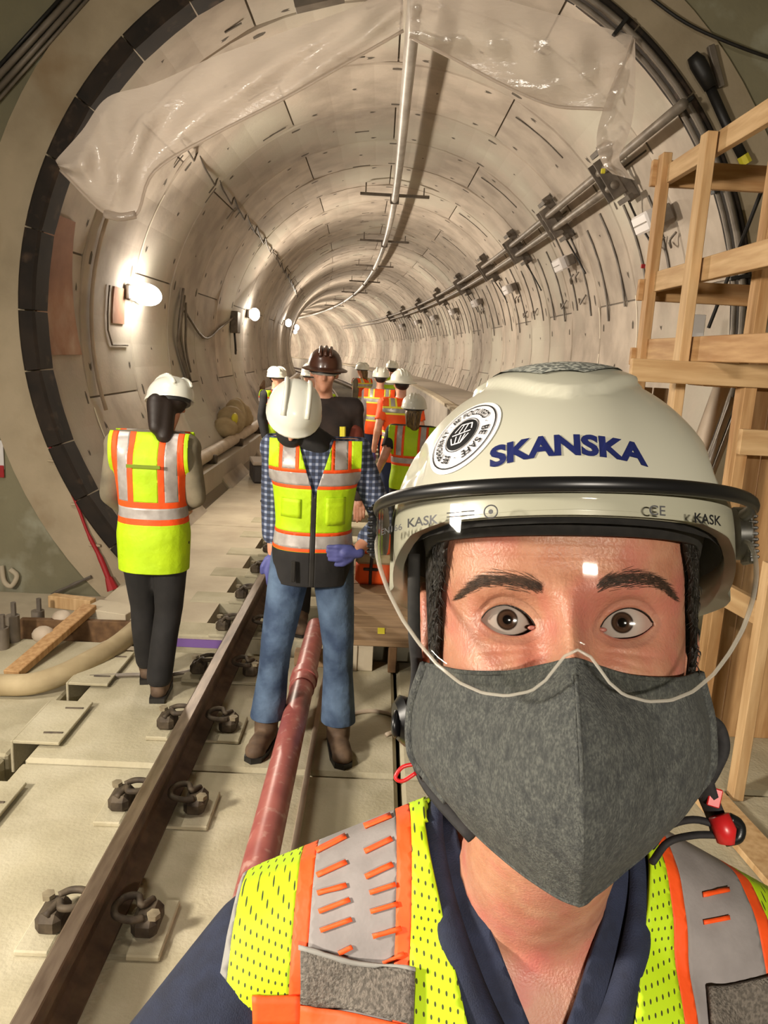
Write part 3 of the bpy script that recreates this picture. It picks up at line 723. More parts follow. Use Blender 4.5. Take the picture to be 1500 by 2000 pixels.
# ------------------------------------------------------------------ clear plastic sheeting hung across the portal crown
def sheet_mat():
    m = bpy.data.materials.new('clear_polythene'); m.use_nodes = True; nt = m.node_tree; N = nt.nodes; L = nt.links; N.remove(N['Principled BSDF'])
    d = N.new('ShaderNodeBsdfDiffuse'); d.inputs[0].default_value = srgb(226, 214, 202)
    t = N.new('ShaderNodeBsdfTranslucent'); t.inputs[0].default_value = srgb(232, 220, 208)
    g = N.new('ShaderNodeBsdfGlossy'); g.inputs['Roughness'].default_value = .22
    tr = N.new('ShaderNodeBsdfTransparent')
    a = N.new('ShaderNodeMixShader'); a.inputs[0].default_value = .5; L.new(d.outputs[0], a.inputs[1]); L.new(t.outputs[0], a.inputs[2])
    b = N.new('ShaderNodeMixShader'); b.inputs[0].default_value = .24; L.new(a.outputs[0], b.inputs[1]); L.new(tr.outputs[0], b.inputs[2])
    c = N.new('ShaderNodeMixShader'); c.inputs[0].default_value = .07; L.new(b.outputs[0], c.inputs[1]); L.new(g.outputs[0], c.inputs[2])
    ge = N.new('ShaderNodeNewGeometry'); mp = N.new('ShaderNodeMapping'); mp.inputs['Scale'].default_value = (2.0, 2.0, 5.0); mp.inputs['Rotation'].default_value = (0, .5, 0); L.new(ge.outputs['Position'], mp.inputs[0])
    n = N.new('ShaderNodeTexNoise'); n.inputs['Scale'].default_value = 3; n.inputs['Detail'].default_value = 4; L.new(mp.outputs[0], n.inputs['Vector'])
    bp = N.new('ShaderNodeBump'); bp.inputs['Strength'].default_value = .4; bp.inputs['Distance'].default_value = .04; L.new(n.outputs['Fac'], bp.inputs['Height'])
    for s_ in (d, t, g): L.new(bp.outputs[0], s_.inputs['Normal'])
    L.new(c.outputs[0], N['Material Output'].inputs[0]); return m
M['sheet'] = sheet_mat()
def sheet_grid(cols, nu=8, nv=14, fold=.05, ph=0.0):
    U = crv([Vector((a[0], a[1], a[2])) for a, b in cols], nu); Lw = crv([Vector((b[0], b[1], b[2])) for a, b in cols], nu)
    vs = []; fs = []
    for i, (p, q) in enumerate(zip(U, Lw)):
        for j in range(nv + 1):
            t = j / nv; c = p.lerp(q, t); y = c.z + fold * math.sin(t * 9 + i * .35 + ph) * math.sin(math.pi * t) + fold * .7 * math.sin(i * .8 + ph * 2) * math.sin(math.pi * min(1, t * 1.2))
            y -= .10 * math.sin(math.pi * t)
            vs.append(atY(c.x, c.y, y))
    n = nv + 1
    for i in range(len(U) - 1):
        for j in range(nv): fs.append((i * n + j, (i + 1) * n + j, (i + 1) * n + j + 1, i * n + j + 1))
    return MB().add(vs, fs)
def solid(o, t=.004):
    m = o.modifiers.new('thickness', 'SOLIDIFY'); m.thickness = t; m.offset = 0; return o
s1 = empty('plastic_sheet', (-1.2, YR - .2, 3.6)); tag(s1, 'clear plastic sheet sagging across the left of the portal crown', 'plastic sheet', 'plastic sheets over the portal')
L1 = [((108, 313, 6.12), (118, 332, 6.12)), ((160, 255, 6.10), (205, 416, 6.05)), ((210, 190, 6.10), (265, 420, 6.05)), ((300, 163, 6.2), (302, 335, 6.1)), ((420, 110, 6.25), (420, 262, 6.15)), ((560, 60, 6.3), (560, 190, 6.2)), ((680, 18, 6.3), (690, 116, 6.2)), ((788, -34, 6.3), (788, 60, 6.2))]
o = sub(sheet_grid(L1).build('sheet', M['sheet'], smooth=True, fix=False), s1)
o = sub(MB().tube(crv([atY(205, 418, 6.04), atY(235, 424, 6.03), atY(265, 419, 6.04)], 5), .03, 8).build('bunched_tip', M['sheet'], smooth=True), s1)
s2 = empty('plastic_sheet', (1.2, YR - .2, 3.9)); tag(s2, 'clear plastic sheet across the right of the portal crown with a hanging tail', 'plastic sheet', 'plastic sheets over the portal')
L2 = [((800, -34, 6.3), (800, 72, 6.2)), ((860, -30, 6.3), (880, 112, 6.2)), ((950, -10, 6.3), (980, 165, 6.2)), ((1050, 18, 6.25), (1075, 205, 6.15)), ((1150, 45, 6.2), (1150, 212, 6.1)), ((1236, 70, 6.12), (1195, 214, 6.08))]
for L_, s_ in ((L1, s1), (L2, s2)): sub(MB().tube(crv([atY(q[1][0], q[1][1], q[1][2]) for q in L_], 6), .012, 6).build('sheet_hem', M['sheet'], smooth=True), s_)
sub(sheet_grid(L2, ph=1.3).build('sheet', M['sheet'], smooth=True, fix=False), s2)
L3 = [((1236, 72, 6.10), (1240, 76, 6.12)), ((1214, 120, 6.06), (1241, 120, 6.14)), ((1186, 190, 6.02), (1240, 190, 6.14)), ((1168, 250, 6.0), (1234, 240, 6.12)), ((1166, 290, 6.0), (1222, 280, 6.1)), ((1178, 322, 6.0), (1210, 312, 6.08)), ((1196, 340, 6.0), (1240, 352, 6.06))]
sub(sheet_grid(L3, nv=8, fold=.03, ph=.5).build('sheet_tail', M['sheet'], smooth=True, fix=False), s2)
tag(MB().box(atY(1178, 334, 5.98), (.03, .02, .035), None, .004).build('yellow_tag', M['yellow']), 'small yellow tag below the hanging plastic tail', 'tag')
tag(MB().box(atY(1256, 520, 6.9), (.035, .02, .035), None, .004).build('red_marker', M['red']), 'small red square marker on the right wall beside the timber frame', 'marker')
tag(MB().beam(atY(575, 8, 6.6), atY(670, -14, 6.6), .12, .10).build('crown_beam', M['conduit']), 'short grey beam at the top edge above the left plastic sheet', 'beam')

# ------------------------------------------------------------------ cables and bits on the portal wall
for i, (a, b, r_) in enumerate((((190, -40), (-30, 205), .020), ((172, -40), (-30, 178), .024), ((152, -40), (-30, 160), .014), ((205, -40), (-30, 226), .012))):
    tag(MB().tube([atY(*a, YR - .06), atY(*b, YR - .06)], r_, 8).build('wall_cable', M['conduit'] if i != 2 else M['black'], smooth=True),
        ('dark cable in the top left corner, %s of the four' % ('third from the seal', 'fattest', 'uppermost', 'closest to the seal')[i]), 'cable', 'cables in the top left corner')
tag(MB().tube(crv([atY(1250, -20, YR - .1), atY(1340, 45, YR - .12), atY(1440, 90, YR - .14), atY(1540, 125, YR - .1)], 5), .012, 6).build('wall_cable', M['black'], smooth=True), 'thin dark cable sagging across the top right corner', 'cable')
bh = empty('black_hose', atY(1370, 140, YR - .1)); tag(bh, 'black hose with a padded top hanging on the right of the portal', 'hose')
sub(MB().tube([atY(1352, 108, YR - .14), atY(1362, 122, YR - .14), atY(1375, 145, YR - .14), atY(1388, 172, YR - .14)], [.04, .06, .058, .045], 10).build('padded_top', M['black'], smooth=True), bh)
sub(MB().tube([atY(1384, 165, YR - .12), atY(1422, 250, YR - .12), atY(1452, 308, YR - .12)], .038, 8).build('hose_length', M['black'], smooth=True), bh)
sub(MB().tube([atY(1450, 304, YR - .12), atY(1458, 320, YR - .12)], .044, 8).build('yellow_end', M['yellow']), bh)
sub(MB().box(atY(1398, 130, YR - .09), (.05, .04, .30), Matrix.Rotation(-.4, 3, 'Y'), .005).build('hose_bracket', M['conduit']), bh)
rh = empty('red_hose', atY(222, 1150, YR - .12)); tag(rh, 'thin red hose running down the portal collar behind the woman', 'hose')
sub(MB().tube(crv([atY(95, 868, YR - .09), atY(115, 908, YR - .1), atY(150, 985, YR - .1), atY(172, 1042, YR - .1), atY(196, 1090, YR - .1), atY(216, 1140, YR - .12)], 5), [.013] * 16 + [.018] * 4 + [.024] * 6, 8).build('hose_length', M['red'], smooth=True), rh)
sub(MB().tube([atY(212, 1128, YR - .12), atY(221, 1152, YR - .14)], [.03, .05], 8).build('hose_bell', M['red']), rh)
for p in ((105, 900), (150, 985), (185, 1065)): sub(MB().box(atY(*p, YR - .085), (.10, .03, .02), None, .004).build('hose_strap', M['collar']), rh)
sg = empty('wall_sign', atY(0, 895, YR - .03)); tag(sg, 'white sign with a red lower edge at the left picture edge', 'sign')
a = atY(-12, 888, YR - .04)
sub(MB().box(a, (.16, .012, .24), None, .003).build('sign_plate', M['white']), sg)
sub(MB().box(a - Vector((0, .008, .135)), (.16, .012, .10), None, .003).build('red_edge', M['red']), sg)
tag(MB().tube(crv([atY(3, 1105, YR - .05), atY(8, 1135, YR - .08), atY(22, 1145, YR - .08), atY(33, 1125, YR - .06), atY(20, 1112, YR - .06)], 4), .022, 7).build('lifting_hook', M['walk'], smooth=True), 'concrete coated lifting hook cast into the left portal wall', 'hook')
q = [atY(98 + 80 * t, 1162 - 36 * t, YR - .08) for t in (0, .2, .4, .6, .8, 1)]
tag(MB().tube(q, [.010, .016, .011, .018, .011, .014], 6).build('twisted_rebar', M['steel']), 'dark twisted rebar stub sticking out of the left portal wall', 'rebar')
for i, (px, py, h_) in enumerate(((28, 1285, .30), (6, 1300, .26), (76, 1250, .22))):
    b_ = atZ(px, py, -.2); e = empty('anchor_stub', b_); tag(e, ('steel anchor stub standing at far left, %s' % ('with the tallest bolt', 'cut by the picture edge', 'nearest the timber plank'))[i] if False else 'steel anchor stub by the left wall, ' + ('tallest of the three', 'cut by the picture edge', 'nearest the orange plank')[i], 'anchor', 'anchor stubs by the left wall')
    sub(MB().tube([b_, b_ + Vector((0, 0, h_))], .045, 10).build('sleeve', M['conduit'], smooth=40), e)
    sub(MB().tube([b_ + Vector((.01, 0, h_ - .02)), b_ + Vector((.01, 0, h_ + .09))], .018, 8).build('threaded_bolt', M['steel']), e)
tag(MB().beam(atZ(22, 1318, -.06), atZ(176, 1186, .06), .10, .05).build('loose_plank', M['wood']), 'orange pine plank sloping to the floor at lower left', 'plank')
tag(MB().beam(atZ(100, 1172, .03), atZ(182, 1182, .03), .08, .09).build('kerb_timber', M['wood2']), 'short pale timber behind the top end of the orange plank', 'timber')
tag(MB().beam(atZ(178, 1192, .0), atZ(262, 1204, .0), .22, .10).build('edge_timber', M['walk']), 'dusty beam end on the floor behind the woman\'s legs', 'beam')
tag(MB().box(atZ(150, 1245, -.12), (.75, .05, .26), Matrix.Rotation(.05, 3, 'Z'), .005).build('form_board', M['plydark']), 'dark form board standing behind the orange plank', 'board')
tag(MB().box(atZ(130, 1290, -.17), (.8, .55, .02), None, .004).build('floor_sheet', M['walk']), 'dusty flat sheet on the floor under the hose', 'sheet')
for i, p in enumerate(((122, 1208), (85, 1240))):
    tag(MB().ell(atZ(p[0], p[1], .0), (.075, .06, .06), None, 9, 7).build('foam_lump', M['palepipe'], smooth=True), ('pale foam lump beside the orange plank, ' + ('farther', 'nearer')[i] + ' one'), 'foam', 'foam lumps by the plank')
H = [atZ(-60, 1338, -.02), atZ(0, 1338, -.02), atZ(60, 1336, -.01), atZ(120, 1318, .02), atZ(175, 1290, .05), atZ(225, 1262, .06), atZ(262, 1232, .06), atZ(290, 1205, .06)]
tag(MB().tube(crv(H, 6), .062, 14).build('fat_hose', M['hose'], smooth=True), 'fat dusty beige hose curving across the floor at lower left', 'hose')
H = [atZ(10, 1330, -.15), atZ(60, 1308, -.13), atZ(115, 1296, -.12), atZ(170, 1276, -.12), atZ(215, 1258, -.12)]
tag(MB().tube(crv(H, 5), .035, 9).build('thin_hose', M['palepipe'], smooth=True), 'thinner pale hose lying behind the fat hose', 'hose')
tag(MB().tube(crv([atZ(175, 1322, .02), atZ(260, 1318, .02), atZ(330, 1318, .02), atZ(420, 1300, .02)], 5), .012, 7).build('grey_cable', M['conduit'], smooth=True), 'thin grey cable across the slab by the woman\'s boots', 'cable')
# ------------------------------------------------------------------ people
def blob(mb, voxel=.012, smooth=4):
    """fuse overlapping closed shapes into one continuous skin; returns a bmesh"""
    me = mb.mesh('tmp'); b = bmesh.new(); b.from_mesh(me); bmesh.ops.recalc_face_normals(b, faces=b.faces); b.to_mesh(me); b.free()
    o = link(bpy.data.objects.new('tmp', me)); m = o.modifiers.new('r', 'REMESH'); m.mode = 'VOXEL'; m.voxel_size = voxel
    dg = bpy.context.evaluated_depsgraph_get(); dg.update(); ev = o.evaluated_get(dg)
    b = bmesh.new(); b.from_mesh(ev.to_mesh()); ev.to_mesh_clear()
    bpy.data.objects.remove(o); bpy.data.meshes.remove(me)
    for _ in range(smooth): bmesh.ops.smooth_vert(b, verts=b.verts, factor=.5, use_axis_x=True, use_axis_y=True, use_axis_z=True)
    return b
def bm_obj(b, name, m, parent=None, smooth=True, free=True):
    me = bpy.data.meshes.new(name); b.to_mesh(me)
    if free: b.free()
    return obj(name, me, m, parent, smooth)
def cut(b, co_, no, clear=True):
    bmesh.ops.bisect_plane(b, geom=b.verts[:] + b.edges[:] + b.faces[:], plane_co=co_, plane_no=no, clear_outer=clear)
def split_obj(b, classify, names, parent, top):
    """split the faces of a cut shell into separate meshes by classify(centre, normal)"""
    groups = {}
    b.normal_update()
    for f in b.faces:
        k_ = classify(f.calc_center_median(), f.normal)
        if k_ is not None: groups.setdefault(k_, []).append(f)
    root = None
    for key in [top] + [k_ for k_ in groups if k_ != top]:
        if key not in groups: continue
        fset = set(groups[key]); comps = []
        if key == top: comps = [groups[key]]
        else:
            while fset:
                st_ = [fset.pop()]; comp = []
                while st_:
                    f = st_.pop(); comp.append(f)
                    for ed in f.edges:
                        for g in ed.link_faces:
                            if g in fset: fset.discard(g); st_.append(g)
                if len(comp) > 5: comps.append(comp)
        for comp in comps:
            vs = {}; V = []; Fc = []
            for f in comp:
                idx = []
                for v in f.verts:
                    if v.index not in vs: vs[v.index] = len(V); V.append(v.co[:])
                    idx.append(vs[v.index])
                Fc.append(idx)
            me = bpy.data.meshes.new(names[key][0]); me.from_pydata(V, [], Fc); me.update()
            par = parent if key == top else (root or parent)
            o = obj(names[key][0], me, names[key][1], par, True)
            if key == top: root = o
    return root
def ring(c, rx, ry, n=20, tilt=0.0, e=2.3):
    out = []
    for j in range(n):
        t = 2 * math.pi * j / n; cx, sy = math.cos(t), math.sin(t)
        out.append(Vector(c) + Vector((rx * math.copysign(abs(cx) ** (2 / e), cx), ry * math.copysign(abs(sy) ** (2 / e), sy), 0)))
    return out
V3 = lambda *a: Vector(a)
SKIN = mat('skin', srgb(214, 160, 132), .5, srgb(198, 138, 112), 18, sss=.15, coords='obj')
HAIRD = mat('dark_hair', srgb(46, 34, 28), .55, srgb(28, 20, 16), 40, stretch=(20, 20, 2), coords='obj')
HAIRB = mat('blond_streaked_hair', srgb(140, 112, 66), .5, srgb(46, 34, 24), 14, stretch=(16, 16, 1.5), coords='obj')
LIME = mat('lime_hi_vis', srgb(190, 226, 12), .65, srgb(176, 212, 8), 9, bump=.45, bscale=11, coords='obj')
for _m in (LIME,):
    _b = _m.node_tree.nodes['Principled BSDF']
ORNG = mat('orange_hi_vis', srgb(255, 92, 24), .65, srgb(244, 80, 18), 9, bump=.4, bscale=11, coords='obj')
SILV = mat('reflective_tape', srgb(190, 184, 180), .4, srgb(168, 160, 156), 20, metal=.2, coords='obj')
PALEY = mat('pale_yellow_trim', srgb(240, 226, 70), .6)
DENIM = mat('blue_denim', srgb(92, 114, 142), .85, srgb(50, 68, 96), 6, lo=.38, hi=.62, bump=.7, bscale=11, coords='obj')
NAVY = mat('navy_cloth', srgb(36, 44, 72), .85, srgb(28, 34, 58), 6, bump=.2, bscale=14, coords='obj')
BLACKC = mat('black_cloth', srgb(26, 25, 26), .85, srgb(38, 36, 36), 7, bump=.2, bscale=14, coords='obj')
KHAKI = mat('grey_khaki_cloth', srgb(136, 126, 104), .85, srgb(104, 96, 80), 7, bump=.2, bscale=14, coords='obj')
BOOT = mat('brown_boot', srgb(112, 90, 70), .75, srgb(80, 62, 48), 12, coords='obj')
GLOVEB = mat('blue_glove', srgb(84, 88, 150), .6, srgb(66, 70, 126), 14, coords='obj')
GLOVEK = mat('dark_glove', srgb(34, 38, 42), .7)
WHITEH = mat('white_helmet', srgb(226, 226, 214), .28, coat=.3)
BROWNH = mat('brown_helmet', srgb(78, 48, 36), .35, coat=.3)
GREYC = mat('grey_cloth', srgb(132, 128, 130), .85, srgb(110, 106, 108), 8, bump=.2, bscale=14, coords='obj')
def plaid():
    m = mat('blue_plaid', srgb(104, 116, 148), .85); nt = m.node_tree; N = nt.nodes; L = nt.links; b = N['Principled BSDF']
    t = N.new('ShaderNodeTexCoord'); s = N.new('ShaderNodeSeparateXYZ'); L.new(t.outputs['Object'], s.inputs[0]); outs = []
    for ax in ('X', 'Z'):
        mu = N.new('ShaderNodeMath'); mu.operation = 'MULTIPLY'; mu.inputs[1].default_value = 210; L.new(s.outputs[ax], mu.inputs[0])
        si = N.new('ShaderNodeMath'); si.operation = 'SINE'; L.new(mu.outputs[0], si.inputs[0])
        g = N.new('ShaderNodeMapRange'); g.inputs['From Min'].default_value = .1; g.inputs['From Max'].default_value = .5; L.new(si.outputs[0], g.inputs['Value']); outs.append(g.outputs[0])
    ad = N.new('ShaderNodeMath'); ad.operation = 'ADD'; L.new(outs[0], ad.inputs[0]); L.new(outs[1], ad.inputs[1])
    dv = N.new('ShaderNodeMath'); dv.operation = 'MULTIPLY'; dv.inputs[1].default_value = .5; L.new(ad.outputs[0], dv.inputs[0])
    r = N.new('ShaderNodeValToRGB'); r.color_ramp.elements[0].color = srgb(48, 54, 72); r.color_ramp.elements[1].color = srgb(150, 158, 180); e = r.color_ramp.elements.new(.5); e.color = srgb(76, 86, 112)
    L.new(dv.outputs[0], r.inputs[0]); L.new(r.outputs[0], b.inputs['Base Color']); return m
PLAID = plaid()

def skeleton(h=1.75, **ov):
    s = h / 1.75; J = {}
    for sd, k_ in ((-1, 'R'), (1, 'L')):            # R = image left when facing the camera
        J['hip' + k_] = V3(sd * .092, 0, .92) * s; J['knee' + k_] = V3(sd * .10, -.015, .50) * s; J['ank' + k_] = V3(sd * .105, .02, .09) * s
        J['sh' + k_] = V3(sd * .178, .01, 1.425) * s; J['el' + k_] = V3(sd * .225, .03, 1.13) * s; J['wr' + k_] = V3(sd * .235, -.06, .89) * s
        J['toe' + k_] = V3(0, -1, 0)
    J['pel'] = V3(0, 0, .95) * s; J['waist'] = V3(0, 0, 1.08) * s; J['chest'] = V3(0, 0, 1.30) * s; J['neck'] = V3(0, .01, 1.47) * s; J['head'] = V3(0, -.01, 1.635) * s
    J['hrot'] = (0, 0, 0)   # pitch, roll, yaw of the head in radians
    J.update(ov); J['s'] = s; return J
def torso(mb, J, g=0.0, w=1.0, low=.90, d=1.0):
    s = J['s']; P_, W_, C_, N_ = J['pel'], J['waist'], J['chest'], J['neck']
    secs = [(P_ + V3(0, 0, (low - .95) * s), .155, .105), (P_, .165, .115), (W_, .148, .105), (W_.lerp(C_, .5), .158, .112), (C_, .172, .120), (C_.lerp(N_, .45), .178, .112), (C_.lerp(N_, .70), .150, .090), (C_.lerp(N_, .92), .085, .066), (N_ + V3(0, 0, .01), .060, .058)]
    mb.loft([ring(c, (rx * w * s + g), (ry * d * s + g)) for c, rx, ry in secs])
    for k_ in 'RL':
        mb.cap(N_ + (J['sh' + k_] - N_) * .25 + V3(0, 0, -.03), J['sh' + k_] + V3(0, 0, -.005), .055 * s + g, .062 * s + g)
        mb.cap(J['sh' + k_].lerp(C_, .2), J['sh' + k_].lerp(C_, .55) + V3(0, 0, -.02), .072 * s + g, .085 * s + g)
def arm(mb, J, k_, g=0.0, t0=0.0, t1=1.0, fore=True, cuff=0.0):
    s = J['s']; a, b, c = J['sh' + k_], J['el' + k_], J['wr' + k_]
    mb.cap(a, b, .056 * s + g, .043 * s + g)
    if fore: e = b.lerp(c, t1); mb.cap(b, e, .043 * s + g, (.043 - .014 * t1) * s + g + cuff)
def legs(mb, J, g=0.0, hem=0.0):
    hem = J.get('hem', hem) if g else 0
    s = J['s']
    for k_ in 'RL':
        mb.cap(J['hip' + k_] + V3(0, .005, .0), J['knee' + k_], .088 * s + g, .060 * s + g)
        kn, an = J['knee' + k_], J['ank' + k_]
        mid = kn.lerp(an, .35) + V3(0, .018, 0); mb.cap(kn, mid, .058 * s + g, .056 * s + g); mb.cap(mid, an + V3(0, 0, .03), .056 * s + g, .042 * s + g + hem)
def head_prims(mb, J):
    s = J['s']; H = J['head']; R3 = Euler(J['hrot'], 'XYZ').to_matrix()
    T = lambda x, y, z: H + R3 @ (V3(x, y, z) * s)
    mb.ell(T(0, .012, .035), (.076 * s, .096 * s, .090 * s), R3)
    mb.ell(T(0, -.020, -.045), (.058 * s, .068 * s, .078 * s), R3)
    mb.cap(T(0, -.058, -.098), T(0, -.070, -.088), .022 * s, .022 * s)
    mb.cap(T(0, -.088, .010), T(0, -.104, -.032), .010 * s, .016 * s)
    mb.cap(T(-.035, -.078, .022), T(.035, -.078, .022), .016 * s, .016 * s)
    mb.cap(T(-.022, -.078, -.066), T(.022, -.078, -.066), .011 * s, .011 * s)
    for sx in (-1, 1): mb.ell(T(sx * .080, .012, -.005), (.011 * s, .022 * s, .034 * s), R3); mb.ell(T(sx * .045, -.062, -.018), (.024 * s, .024 * s, .022 * s), R3)
    mb.cap(J['neck'] + V3(0, 0, -.03), T(0, .015, -.05), .058 * s, .055 * s)
    return T, R3
def hand_mesh(a, b, side, s=1.0, curl=.5, g=0.0):
    """hand at wrist a pointing along b; palm, four fingers of unequal length with two bends and a thumb at the side"""
    d = Vector(b).normalized(); x, y, _ = frame_from(d, V3(0, 1, 0)); mb = MB(); a = Vector(a)
    mb.cap(a - d * .02, a + d * .05 * s, .024 * s + g, .026 * s + g)
    for i in range(4): mb.cap(a + d * .02 * s + x * (i - 1.5) * .016 * s, a + d * .085 * s + x * (i - 1.5) * .0195 * s, .013 * s + g, .0115 * s + g)
    for i, L_ in enumerate((.036, .043, .040, .031)):
        p = a + d * .085 * s + x * (i - 1.5) * .0195 * s; v = d.copy(); rad = .0098 * s + g
        for k_ in range(3):
            ang = curl * (.5 + .45 * k_); v = (Matrix.Rotation(ang * .9, 3, x) @ v); q = p + v * L_ * s * (1, .7, .6)[k_]
            mb.cap(p, q, rad, rad * .92); p = q; rad *= .92
    t0 = a + d * .02 * s + x * side * .030 * s; t1 = t0 + (d * .035 + x * side * .022) * s; t2 = t1 + (d * .03 + x * side * .004 + y * .012) * s
    mb.cap(a + d * .01 * s, t0, .016 * s + g, .014 * s + g); mb.cap(t0, t1, .0135 * s + g, .0115 * s + g); mb.cap(t1, t2, .0115 * s + g, .0098 * s + g)
    return mb
def boot_mesh(an, toe, s=1.0):
    d = Vector(toe).normalized(); x = V3(0, 0, 1).cross(d).normalized(); a = Vector((an.x, an.y, 0)); R3 = Matrix((x, d, V3(0, 0, 1))).transposed()
    mb = MB(); T = lambda p: a + R3 @ (V3(*p) * s)
    mb.cap(T((0, .02, .06)), T((0, .0, .20)), .056 * s, .060 * s)
    mb.cap(T((0, -.03, .048)), T((0, .13, .046)), .046 * s, .048 * s)
    mb.ell(T((0, .165, .040)), (.050 * s, .058 * s, .044 * s), R3)
    sole = MB()
    for z_ in (.0, .026): pass
    pr = [(-.04, -.085), (.04, -.085), (.047, .0), (.052, .13), (.040, .205), (0, .228), (-.040, .205), (-.052, .13), (-.047, .0)]
    sole.loft([[T((px_, py_, z_)) for px_, py_ in pr] for z_ in (.001, .028)])
    return mb, sole
def helmet(J, R3, T, m, parent, kind='cap', name='helmet', ridge=True, turn=0.0):
    s = J['s']; mb = MB(); n = 28; rings = []
    for i in range(9):
        t = i / 8 * math.pi / 2; r_ = (math.cos(t) ** .8 if i < 8 else .02) * (.88 if kind == 'brown' else 1); z_ = .038 + .112 * math.sin(t)
        rings.append([T(.118 * r_ * math.cos(2 * math.pi * j / n), .004 + .142 * r_ * math.sin(2 * math.pi * j / n), z_) for j in range(n)])
    def brim(j):
        a = 2 * math.pi * j / n; f = -math.sin(a)
        if kind == 'brown': return .020 + .014 * max(0, f)
        if kind == 'full': return .048 + .012 * max(0, f)
        if kind == 'cap': return .005 + .045 * max(0, f) ** 2
        return .004 + .008 * max(0, f)
    low = [[T((.118 + brim(j)) * math.cos(2 * math.pi * j / n), .004 + (.142 + brim(j)) * math.sin(2 * math.pi * j / n), .030 - (.012 if kind == 'full' else .006)) for j in range(n)]]
    low2 = [[T((.116 + brim(j)) * math.cos(2 * math.pi * j / n), .004 + (.140 + brim(j)) * math.sin(2 * math.pi * j / n), .022 - (.012 if kind == 'full' else .006)) for j in range(n)]]
    inner = [[T(.108 * math.cos(2 * math.pi * j / n), .004 + .132 * math.sin(2 * math.pi * j / n), .020) for j in range(n)], [T(.05 * math.cos(2 * math.pi * j / n), .004 + .06 * math.sin(2 * math.pi * j / n), .125) for j in range(n)]]
    mb.loft(inner[::-1] + low2 + low + rings)
    h = mb.build(name, m, parent, smooth=50)
    if ridge:
        rb = MB()
        for off in ((-.030, 0, .030) if kind != 'climb' else (-.05, .05)):
            pts = []
            for i in range(9):
                a = math.radians(35 + i * 15); pts.append(T(off, .004 - .135 * math.cos(a) * 1.0, .038 + .116 * math.sin(a) ** .9 - abs(off) * .12))
            rb.tube(pts, .011 * s, 6)
        rb.build('crown_ridge', m, h, smooth=True)
    hb = MB(); hb.loft([[T(.100 * math.cos(2 * math.pi * j / n), .006 + .122 * math.sin(2 * math.pi * j / n), z_) for j in range(n)] for z_ in (.002, .034)])
    hb.build('headband', M['black'], h, smooth=50)
    return h
def vest_build(J, parent, base, tape, trim, style, hem, g=.030, w=1.0, back=False, vneck=.16, voxel=.012, lower=None, d=1.0):
    s = J['s']; mb = MB(); torso(mb, J, g, w, low=min(.86, hem / s - .06), d=d)
    for k_ in 'RL': mb.cap(J['sh' + k_], J['sh' + k_] + V3((.02 if k_ == 'L' else -.02), 0, -.05), .062 * s + g * .9, .062 * s + g * .9)
    b = blob(mb, voxel, 3); N_ = J['neck']; C_ = J['chest']
    cut(b, V3(0, 0, hem), V3(0, 0, -1)); ax = .205 * s * w + .012
    cut(b, V3(ax + C_.x, 0, 0), V3(1, 0, 0)); cut(b, V3(-ax + C_.x, 0, 0), V3(-1, 0, 0)); cut(b, V3(0, 0, N_.z + .015), V3(0, 0, 1))
    zs = {'a': style['h'][0], 'b': style['h'][1]}; tw, ow = style.get('tape', .05), style.get('trim', .075)
    planes = []
    for zc in style['h']:
        for q in (-ow / 2, -tw / 2, tw / 2, ow / 2): cut(b, V3(0, 0, zc + q), V3(0, 0, 1), False)
    vx = style['v'] * s
    for sx in (-1, 1):
        for q in (-ow / 2, -tw / 2, tw / 2, ow / 2): cut(b, V3(C_.x + sx * vx + q, 0, 0), V3(1, 0, 0), False)
    fs = 1 if not back else -1
    zb = N_.z - vneck
    for sx in (-1, 1): cut(b, V3(C_.x, 0, zb), V3((N_.z + .03 - zb), 0, -sx * .085).normalized() if sx > 0 else V3((N_.z + .03 - zb), 0, .085).normalized(), False)
    if style.get('zip'):
        for q in (-.012, .012): cut(b, V3(C_.x + q, 0, 0), V3(1, 0, 0), False)
    if lower: cut(b, V3(0, 0, lower), V3(0, 0, 1), False)
    def cls(c, n_):
        x = c.x - C_.x; front = c.y < C_.y
        if front and c.z > zb and abs(x) < (c.z - zb) * .085 / (N_.z + .03 - zb): return None
        if lower and c.z < lower: return 'low' if not (style.get('zip') and front and abs(x) < .012) else 'zip'
        if style.get('zip') and front and abs(x) < .012: return 'zip'
        for zc in style['h']:
            if abs(c.z - zc) < tw / 2: return 'tape'
            if abs(c.z - zc) < ow / 2: return 'trim'
        if c.z > style['vlow']:
            dv = abs(abs(x) - vx)
            if dv < tw / 2: return 'tape'
            if dv < ow / 2: return 'trim'
        return 'base'
    names = {'base': ('vest', base), 'tape': ('reflective_tape', tape), 'trim': ('vest_trim', trim), 'zip': ('zip', M['black']), 'low': ('vest_lower_panel', BLACKC)}
    b.verts.index_update(); b.faces.index_update()
    r_ = split_obj(b, cls, names, parent, 'base'); b.free()
    for o in [r_] + list(r_.children): solid(o, .006)
    return r_
